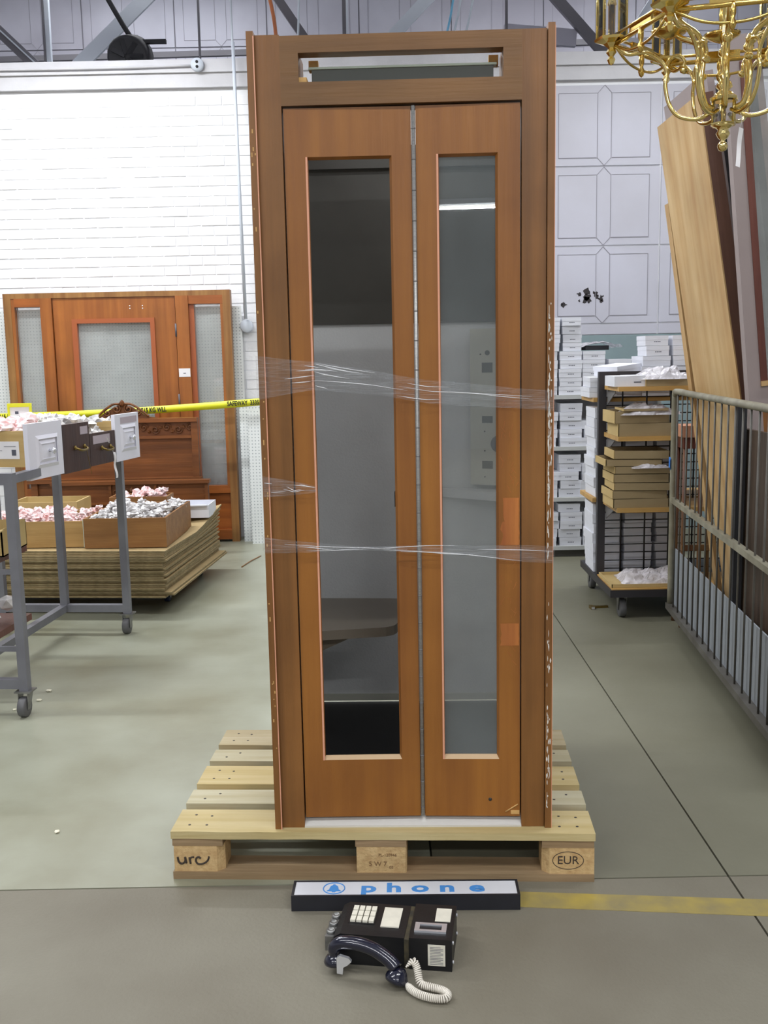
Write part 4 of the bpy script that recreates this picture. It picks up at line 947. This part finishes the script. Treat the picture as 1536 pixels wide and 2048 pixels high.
def pile(x, y, z, n, key, where, rz=0, jit=.008, group='white cartons'):
    me = CP[key]
    for i in range(n):
        o = bpy.data.objects.new('white_carton', me); COL.objects.link(o)
        o.location = (x+random.uniform(-jit, jit), y+random.uniform(-jit, jit), z+i*(key[2]+.0005)); o.rotation_euler = (0, 0, rz+random.uniform(-.03, .03))
        nm = 'bottom' if i == 0 else ('top' if i == n-1 else ORD[i]+' from bottom')
        tag(o, 'white carton, %s %s' % (nm, where), 'carton', group)
K1, K2, K3 = (.155, .25, .061), (.13, .22, .058), (.16, .26, .058)
Yr = 7.32
for xi, cn_ in ((.93, 'column behind booth'), (1.095, 'column beside booth'), (1.263, 'middle column'), (1.43, 'column next the dark shelving')):
    far = xi == .93
    pile(xi, Yr, 1.1685, 5, K1, 'of top rack shelf, '+cn_, group='cartons on the top rack shelf')
    if not far or True:
        pile(xi, Yr, .8025, 3 if xi > 1.4 else 5 if xi == 1.263 else 4, K1, 'of upper-middle rack shelf, '+cn_, jit=.015, group='cartons on the upper middle rack shelf')
        pile(xi, Yr, .4355, 3 if xi == 1.095 else 5 if xi == 1.263 else 4, K1, 'of lower-middle rack shelf, '+cn_, jit=.015, group='cartons on the lower middle rack shelf')
        pile(xi+.005, Yr, .0805, 4 if xi != 1.263 else 5, K1, 'of lowest rack shelf, '+cn_, jit=.012, group='cartons on the lowest rack shelf')
pile(1.275, Yr, 1.1685+5*.0615+.001, 4, K2, 'of the loose pile on the rack top', jit=.02, group='loose cartons on top of the rack')
pile(1.125, Yr, 1.1685+5*.0615+.001, 4, K2, 'of the rack-top pile next the booth', jit=.012, group='loose cartons on top of the rack')
pile(1.62, Yr, 1.1685, 4, K1, 'of top rack shelf, column behind the dark shelving', group='cartons on the top rack shelf')
t = thing('bubble_mailer', 'grey padded envelope with dark opening lying on the rack cartons', 'envelope', (1.43, 7.36, 1.1685+5*.0615+.004), .1)
bm = B(); sheet(bm, lambda u, v: V(-.02+.32*u, .25*v, .035*math.sin(u*PI)+.02*noise.noise(V(u*6, v*6, 1))+.02), 14, 10); obj('sleeve', bm, 'bag_film', t); bobj('dark_box', (.03, .20, .02, .2, 0, .032), 'black_matt', t)

# ------------------------------------------------------------------ dark double-sided display shelving
go = thing('display_shelving', 'dark double-sided shelving unit on wheels with wooden shelves', 'shelf', (1.25, 5.52, 0))
GW = 1.0
bobj('base', (-.01, GW, 0, .86, .125, .165), 'gondola_dark', go, bev=.003); bobj('base_board', (.0, GW, .005, .40, .166, .172), 'shelf_wood', go)
for x in (0.0, GW-.045): bobj('upright', (x, x+.045, .41, .45, .166, 1.355), 'gondola_dark', go, bev=.003)
bobj('top_bar', (.045, GW-.045, .415, .445, 1.33, 1.355), 'gondola_dark', go)
bm = B()
for i in range(24): tube(bm, [(.045, .43, .20+i*.048), (GW-.045, .43, .20+i*.048)], .0042, 4)
for i in range(6): tube(bm, [(.14+i*.14, .424, .17), (.14+i*.14, .424, 1.34)], .0055, 4)
obj('wire_grid', bm, 'wire_black', go)
for z, y0, y1 in ((1.255, .04, .40), (.985, .04, .40), (.592, .04, .40), (1.18, .46, .82), (.592, .46, .84)):
    s_ = bobj('shelf', (.03 if y0 < .1 else -.02, GW-.01, y0, y1, z, z+.024), 'shelf_wood', go, bev=.002)
    for x in ((.048, GW-.075) if y0 < .1 else ()):
        bm = B(); sgn = 1 if y0 > .1 else -1; yb = .452 if sgn > 0 else .408
        prism(bm, [(yb, z-.09), (yb, z-.0008), (yb+sgn*.20, z-.0008), (yb+sgn*.20, z-.012)], x, x+.004, Matrix(((0, 0, 1, 0), (1, 0, 0, 0), (0, 1, 0, 0), (0, 0, 0, 1)))); obj('bracket', bm, 'bracket_grey', s_)
for x, y in ((.07, .07), (.05, .79), (GW-.1, .07), (GW-.1, .79)): caster(go, x, y, .125, .052, 'rubber_grey', .035, 0)
# goods on its rear side, seen past the upright
def backpile(x, z, n, where, key=K3, y=5.52+.50): pile(x, y, z, n, key, where, 0, .006, 'cartons on the far side of the dark shelving')
backpile(1.245, .166, 7, 'of near column on the dark shelving base'); backpile(1.43, .166, 6, 'of second column on the dark shelving base'); backpile(1.62, .166, 6, 'of third column on the dark shelving base')
backpile(1.25, .617, 9, 'of the near column on the rear wooden shelf'); backpile(1.43, .617, 7, 'of the second column on the rear wooden shelf'); backpile(1.62, .617, 7, 'of the third column on the rear wooden shelf')
backpile(1.215, 1.205, 2, 'of the near pile on the shelving top', K3); backpile(1.52, 1.205, 4, 'of the middle pile on the shelving top'); backpile(1.70, 1.205, 6, 'of the tallest pile on the shelving top'); backpile(1.54, 1.205+4*.0586, 2, 'of the offset pair on the middle pile', K2)
o = bpy.data.objects.new('white_carton', CP[K3]); COL.objects.link(o); o.location = (1.375, 6.0, 1.3235); o.rotation_euler = (0, -.12, .35); tag(o, 'white carton lying tilted over two piles on the shelving top', 'carton')
o = bpy.data.objects.new('white_carton', CP[K3]); COL.objects.link(o); o.location = (1.36, 6.02, 1.206); o.rotation_euler = (0, 0, .04); tag(o, 'white carton under the tilted one on the shelving top', 'carton')
o = bpy.data.objects.new('white_carton', CP[K3]); COL.objects.link(o); o.location = (1.36, 6.02, 1.266); o.rotation_euler = (0, 0, -.04); tag(o, 'second white carton under the tilted one on the shelving top', 'carton')
# front goods
gy = 5.52
t = thing('white_carton', 'long white carton with printed end on the top wooden shelf', 'carton', (1.262, gy+.07, 1.2795), .0); bobj('body', (0, .165, 0, .24, 0, .056), 'carton_white', t); bobj('sleeve', (.085, .1665, -.001, .241, -.0, .0575), 'carton_white', t); bobj('print', (.105, .145, -.0018, -.0008, .02, .026), 'carton_mark', t)
def tray(label, x, y, z, w_, d_, h_, rz=0, m='carton_tan', m2='carton_dull', rx=0, group=None, ry=0):
    t = thing('cardboard_tray', label, 'box', (x, y, z), rz, group, rot=(rx, ry, rz)); th = .004
    bobj('body', [(0, w_, 0, d_, 0, th), (0, w_, d_-th, d_, th, h_), (w_-th, w_, 0, d_, th, h_), (0, w_, 0, th, th, h_)], m2, t); bobj('end_flap', (-.003, th, 0, d_, 0, h_), m, t); return t
def crumple(name, label, x, y, z, w_, d_, h_, seed, m='bag_film', rz=0):
    bm = B()
    def f(u, v):
        e = math.sin(u*PI)**.5*math.sin(v*PI)**.5; n1 = noise.noise(V(u*4, v*3, seed)); n2 = noise.noise(V(u*11, v*9, seed+3))
        return V(w_*u+.02*n2, d_*v+.02*n1, max(.001, h_*e*(.65+.6*n1)+.25*h_*n2*e))
    sheet(bm, f, 26, 18, smooth=False); o = obj(name, bm, m); o.location = (x, y, z); o.rotation_euler = (0, 0, rz); return tag(o, label, 'plastic bag')
tray('shallow cardboard tray under clear plastic on the top wooden shelf', 1.432, gy+.06, 1.2795, .25, .27, .045, .03)
crumple('plastic_bag', 'shiny clear plastic heaped in the tray on the top wooden shelf', 1.40, gy+.05, 1.315, .30, .28, .085, 2)
t = thing('brass_fitting', 'small brass fitting on the top wooden shelf by the leaning board', 'fitting', (1.69, gy+.10, 1.2795))
bm = B(); lathe(bm, [(.02, 0), (.022, .01), (.012, .025), (.02, .04), (.016, .055)], 14); obj('body', bm, 'brass', t); bm = B(); lathe(bm, [(.006, 0), (.012, .02), (.006, .045)], 12, T(.015, -.01, .03) @ Matrix.Rotation(1.1, 4, 'Y')); obj('arm', bm, 'brass', t)
tray('lower open cardboard box on the middle wooden shelf', 1.285, gy+.06, 1.0095, .29, .26, .07, 0, m2='carton_dull')
tray('upper cardboard box on the middle wooden shelf, holding grey plastic', 1.265, gy+.06, 1.081, .30, .26, .065, .03)
tray('flat cardboard lid between the boxes on the middle wooden shelf', 1.31, gy+.045, 1.148, .24, .24, .012, -.03)
crumple('plastic_bag', 'grey-violet plastic sleeve spilling over the middle wooden shelf', 1.30, gy+.035, 1.125, .32, .2, .075, 7)
zt_ = .6165; specs = [(.052, 0, .0), (.046, -.004, .02), (.044, .004, -.02), (.048, 0, .01), (.042, .006, .02), (.040, -.045, .0), (.048, .0, -.02)]
for i, (h_, dx, rz) in enumerate(specs):
    tray('flat cardboard box, %s of the leaning pile on the lower wooden shelf' % ('bottom' if i == 0 else 'top' if i == 6 else ORD[i]+' from bottom'), 1.262+dx, gy+.055, zt_, .30+random.uniform(-.005, .01), .26, h_-.004, rz, group='flat cardboard boxes on the lower wooden shelf', ry=.012*(i > 0))
    zt_ += h_
crumple('plastic_bag', 'twist of clear plastic sticking out of the flat box pile', 1.36, gy+.03, .835, .20, .08, .035, 12)
tray('low cardboard tray on the base of the dark shelving', 1.255, gy+.03, .173, .42, .33, .02, 0, m2='carton_tan')
crumple('plastic_bag', 'grey plastic sheet heaped on the base tray of the shelving', 1.33, gy+.06, .18, .36, .28, .09, 17)
t = thing('wooden_stool', 'small stool with pinkish seat behind the cage trolley bars', 'stool', (1.63, 5.40, 0))
bobj('seat', (-.07, .10, -.08, .10, 1.02, 1.08), 'stool_seat', t, bev=.01); bobj('apron', (-.06, .09, -.07, .09, .96, 1.018), 'red_moulding', t)
for a, b_ in ((-1, -1), (1, -1), (-1, 1), (1, 1)):
    bm = B(); tube(bm, [(.015+a*.062, .01+b_*.065, .96), (.015+a*.066, .01+b_*.070, .0)], .012, 8); obj('leg', bm, 'stool_wood', t)
bobj('stretcher', (-.06, .09, -.08, -.065, .42, .45), 'stool_wood', t)

# ------------------------------------------------------------------ cage trolley, right foreground
cg = thing('cage_trolley', 'grey wire cage trolley with barred side at the right', 'trolley', (1.502, 5.28, 0), -.0863+PI)
# local y runs from the far corner towards the camera, local -x to the right of the picture
LN = 2.0
bm = B(); tube(bm, smooth_path([(0, 0, .14), (0, 0, .6), (0, 0, 1.19), (0, .014, 1.245), (0, .06, 1.262), (0, .5, 1.262), (0, LN, 1.262)], 6), .0155, 10); obj('side_hoop', bm, 'cage_rail', cg)
bobj('middle_rail', (-.012, .014, .0, LN, .69, .715), 'cage_rail', cg, bev=.003); bobj('bottom_rail', (-.02, .02, -.02, LN, .118, .148), 'cage_steel', cg, bev=.003)
bm = B(); tube(bm, [(0, 0, 0), (0, 0, 1.112)], .0042, 6); bar = obj('bar', bm, 'cage_steel', cg); bar.location = (0, .085, .148)
for i in range(1, 17):
    c = bar.copy(); COL.objects.link(c); c.location = (0, .085+i*.118*.97, .148)
bobj('support_post', (-.06, -.025, 1.13, 1.17, .12, 1.25), 'black_matt', cg, bev=.004)
bobj('side_sheet', (-.022, -.016, .01, LN, .148, .445), 'cage_sheet', cg)
bobj('deck', (-.80, -.02, 0, LN, .125, .145), 'cage_steel', cg)
bobj('far_side_rail', [(-.82, -.80, 0, LN, .118, .148), (-.82, -.80, 0, LN, 1.24, 1.262), (-.82, -.80, 0, .02, .148, 1.24), (-.82, -.80, LN-.02, LN, .148, 1.24)], 'cage_rail', cg)
for x, y in ((-.09, 1.36), (-.72, 1.36), (-.72, .12), (-.09, .12)): caster(cg, x, y, .118, .05, 'rubber_black', .035, 0)
bm = B(); sheet(bm, lambda u, v: V(.017+.004*math.sin(u*7), -.014+.03*u, .86+.055*v+.01*math.sin(u*4)), 4, 4); plabel(obj('blue_tape', bm, 'blue_tape', cg), 'scrap of blue tape'); bm = B()

# leaning boards and doors inside the trolley
def lean_slab(name, label, cat, x0, y0, y1, z0, z1, th, ang, m, edge=None):
    """slab standing on its bottom edge, thickness along x, leaning to -x as it rises"""
    t = thing(name, label, cat, (x0, y0, z0), rot=(0, -ang, 0)); H = (z1-z0)/math.cos(ang)
    bobj('face_panel', (0, .006, 0, y1-y0, 0, H), m, t); c = bobj('core', (.006, th, 0, y1-y0, 0, H), edge or m, t); return t
LA = .17
lean_slab('wooden_board', 'thick slab with pale wooden face leaning out of the cage trolley', 'board', 1.713, 4.375, 5.0, .16, 2.50, .062, LA, 'pale_board', 'pale_board_edge')
t = lean_slab('narrow_board', 'narrow pale board leaning just behind the thick pale slab', 'board', 1.690, 5.03, 5.09, .16, 2.16, .02, .155, 'pale_board')
t = lean_slab('grey_board', 'grey board rising behind the top of the thick pale slab', 'board', 1.80, 4.5, 5.14, .16, 2.62, .03, LA, 'mauve_paint')
t = lean_slab('dark_board', 'dark brown board between the pale slab and the mauve door', 'board', 1.84, 4.40, 4.9, .16, 2.60, .03, .145, 'dark_board')
t = lean_slab('brown_board', 'reddish brown board edge next to the dark board', 'board', 1.90, 4.42, 4.95, .16, 2.66, .03, .14, 'pale_board_edge')
lean_slab('brown_board', 'low dark brown slab behind the bars in front of the mauve door', 'board', 1.47, 3.80, 4.17, .146, 1.15, .02, .0, 'brown_dirty')
DX0, DANG = 1.609, .103
dc = thing('mauve_door', 'mauve painted door with reddish glazed opening leaning in the cage trolley', 'door', (DX0, 4.19, .16), rot=(0, -DANG, 0))
DH, DW = 2.52, .80
bobj('frame', [(0, .052, 0, .045, 0, DH), (DW-.052, DW, 0, .045, 0, DH), (.052, DW-.052, 0, .045, DH-.1, DH), (.052, DW-.052, 0, .045, 1.08, 1.16)], 'mauve_paint', dc, bev=.003)
bobj('lower_panel', (.052, DW-.052, .012, .033, 0, 1.08), 'orange_panel', dc); bobj('moulding', [(.052, .080, -.004, .04, 1.181, DH-.1), (DW-.08, DW-.052, -.004, .04, 1.181, DH-.1), (.08, DW-.08, -.004, .04, DH-.13, DH-.1)], 'red_moulding', dc)
bobj('sill', (.052, DW-.052, -.012, .04, 1.16, 1.18), 'pale_board', dc); bobj('glass_pane', (.08, DW-.08, .018, .022, 1.18, DH-.13), 'glass_frame', dc)

# ------------------------------------------------------------------ brass chandelier
ch = thing('chandelier', 'polished brass chandelier with scroll arms hanging at the upper right', 'chandelier', (.842, 2.6, 1.948), .12)
def cl(prof, par, name, m='brass', n=16, M=None, flat=False): bm = B(); lathe(bm, prof, n, M, flat=flat); return obj(name, bm, m, par)
cl([(.001, 0), (.009, .003), (.013, .012), (.010, .020), (.005, .026), (.012, .032), (.017, .042), (.012, .050), (.018, .056), (.030, .062)], ch, 'finial')
bm = B()
for k_ in range(6):
    a = k_*PI/3; tube(bm, [(.028*math.cos(a), .028*math.sin(a), .062), (.028*math.cos(a), .028*math.sin(a), .118)], .0032, 6)
lathe(bm, [(.030, .060), (.032, .066), (.024, .066)], 6, flat=True); lathe(bm, [(.026, .116), (.036, .118), (.036, .124), (.020, .132)], 6, flat=True); cg_ = obj('lantern_frame', bm, 'brass', ch)
cl([(.0255, .066), (.0255, .117)], cg_, 'lantern_pane', 'lantern_glass', 6, flat=True)
cl([(.030, .124), (.022, .134), (.012, .142), (.020, .150), (.016, .160), (.010, .166), (.014, .174), (.007, .182), (.009, .40), (.022, .42), (.03, .45), (.018, .5), (.008, .52), (.008, .9), (.014, 1.0), (.006, 1.02), (.006, 3.28)], ch, 'stem')
big = None; sml = None
def loop_ring(bm, R, z, r, n=6, rot=0):
    tube(bm, [V(R*math.cos(rot+2*PI*i/n), R*math.sin(rot+2*PI*i/n), z) for i in range(n)], r, 6, closed=True)
for k_ in range(6):
    a = k_*PI/3+.15
    if big is None:
        bm = B(); tube(bm, smooth_path([(.030, 0, .098), (.052, 0, .110), (.064, 0, .16), (.060, 0, .215), (.074, 0, .262), (.125, 0, .292), (.150, 0, .335), (.148, 0, .40), (.11, 0, .44), (.05, 0, .45), (.02, 0, .43)], 7), .0068, 8); big = obj('scroll_arm', bm, 'brass', ch)
        lumps = B(); lathe(lumps, [(.001, -.014), (.012, -.006), (.013, .004), (.006, .014)], 12, T(.064, 0, .245)); obj('bead', lumps, 'brass', big)
        big.rotation_euler = (0, 0, a)
    else: c = copy_tree(big); c.rotation_euler = (0, 0, a)
    if sml is None:
        bm = B(); tube(bm, smooth_path([(.030, 0, .092), (.062, 0, .080), (.105, 0, .090), (.128, 0, .12), (.138, 0, .165), (.134, 0, .195), (.150, 0, .222), (.185, 0, .245), (.23, 0, .245), (.262, 0, .272), (.268, 0, .31)], 7), .005, 8)
        tube(bm, smooth_path([(.138, 0, .206), (.128, 0, .226), (.108, 0, .232), (.094, 0, .218), (.094, 0, .202)], 5), .0042, 6); lump(bm, V(.094, 0, .196), .011, 2, sub=2, amp=.1)
        sml = obj('lower_arm', bm, 'brass', ch); sml.rotation_euler = (0, 0, a+PI/6)
        # lantern at the arm's end
        bm = B()
        lathe(bm, [(.001, .222), (.006, .225), (.010, .235), (.006, .243), (.013, .252), (.008, .262), (.020, .272), (.040, .278), (.042, .284), (.014, .284)], 6, T(.268, 0, 0), flat=True)
        for j in range(6):
            b_ = j*PI/3; x, y = .268+.036*math.cos(b_), .036*math.sin(b_); tube(bm, [(x, y, .284), (x, y, .47)], .0028, 5)
        for z in (.47,): lathe(bm, [(.040, z), (.043, z+.006), (.02, z+.03), (.006, z+.05)], 6, T(.268, 0, 0), flat=True)
        lathe(bm, [(.008, .284), (.009, .36), (.012, .362), (.002, .40)], 10, T(.268, 0, 0))
        lt = obj('lantern', bm, 'brass', sml); bm = B(); lathe(bm, [(.0345, .285), (.0345, .469)], 6, T(.268, 0, 0), flat=True); obj('lantern_pane', bm, 'lantern_glass', sml)
    else: c = copy_tree(sml); c.rotation_euler = (0, 0, a+PI/6+k_*0)
bm = B(); loop_ring(bm, .268, .288, .004, 6, .15+PI/6); loop_ring(bm, .262, .270, .006, 6, .15+PI/6)
for k_ in range(6):
    a = .15+PI/6+k_*PI/3; b_ = a+PI/3; P0, P1 = V(.262*math.cos(a), .262*math.sin(a), .27), V(.262*math.cos(b_), .262*math.sin(b_), .27)
    tube(bm, smooth_path([P0, P0.lerp(P1, .25)+V(0, 0, -.03), P0.lerp(P1, .5)+V(0, 0, -.038), P0.lerp(P1, .75)+V(0, 0, -.03), P1], 5), .0035, 6)
    mid = P0.lerp(P1, .5); lathe(bm, [(.001, -.055), (.006, -.050), (.009, -.040), (.004, -.03), (.007, -.02), (.007, .0), (.004, .005)], 10, T(mid.x, mid.y, .27))
    d = (P1-P0).normalized(); M_ = Matrix.Translation(mid) @ Matrix.Rotation(math.atan2(d.y, d.x), 4, 'Z'); box(bm, -.05, .05, -.003, .003, .0, .022, M_)
obj('gallery_ring', bm, 'brass_deep', ch)
for k_ in range(6):
    bm = B(); a = .15+k_*PI/3; lathe(bm, [(.010, .292), (.042, .305), (.046, .312), (.040, .312), (.008, .300)], 18, T(.15*math.cos(a), .15*math.sin(a), 0)); lathe(bm, [(.007, .30), (.009, .36), (.004, .40)], 10, T(.15*math.cos(a), .15*math.sin(a), .0)); obj('drip_pan', bm, 'brass_deep', ch)
bm = B(); tube(bm, smooth_path([(.022, -.03, .10), (.03, -.035, .07), (.027, -.036, .05)], 4), .0006, 4); sheet(bm, lambda u, v: V(.024+.011*u-.008*v, -.036+.003*math.sin(v*5), .05-.09*v-.004*u), 2, 8); plabel(obj('price_tag', bm, 'tag_white', ch), 'long white paper tag')

# ------------------------------------------------------------------ small litter on the floor
for x, y, s_, lab in ((-1.531, 4.463, .014, 'white chip on the floor beside the grey cart, farther one'), (-1.533, 4.335, .013, 'pale crumb on the floor beside the grey cart, nearer one'), (-1.054, 3.058, .010, 'small tan crumb on the floor left of the pallet'), (-1.60, 4.22, .010, 'tiny white crumb by the front caster of the cart')):
    bm = B(); lump(bm, V(0, 0, s_*.35), s_, x, squash=.4); o = obj('floor_scrap', bm, 'scrap_white'); o.location = (x, y, 0); tag(o, lab, 'scrap')
t = thing('brass_bracket', 'small brass bracket lying on the floor by the dark shelving', 'bracket', (1.19, 5.78, 0), .1)
bm = B(); box(bm, 0, .10, 0, .02, 0, .012); box(bm, -.01, .012, -.03, .02, 0, .018); obj('arm', bm, 'brass_dark', t, bev=.003); bobj('bright_face', (-.008, .01, -.032, -.0305, .002, .016), 'chrome', t)
bm = B(); tube(bm, smooth_path([(-1.02, 7.15, .004), (-.98, 7.35, .006), (-.93, 7.55, .004)], 4), .004, 5); tag(obj('wood_splinter', bm, 'frame_wood'), 'thin splinter on the floor near the pegboards', 'splinter')
for o in (fr, dc, wpipe): o['kind'] = 'thing'
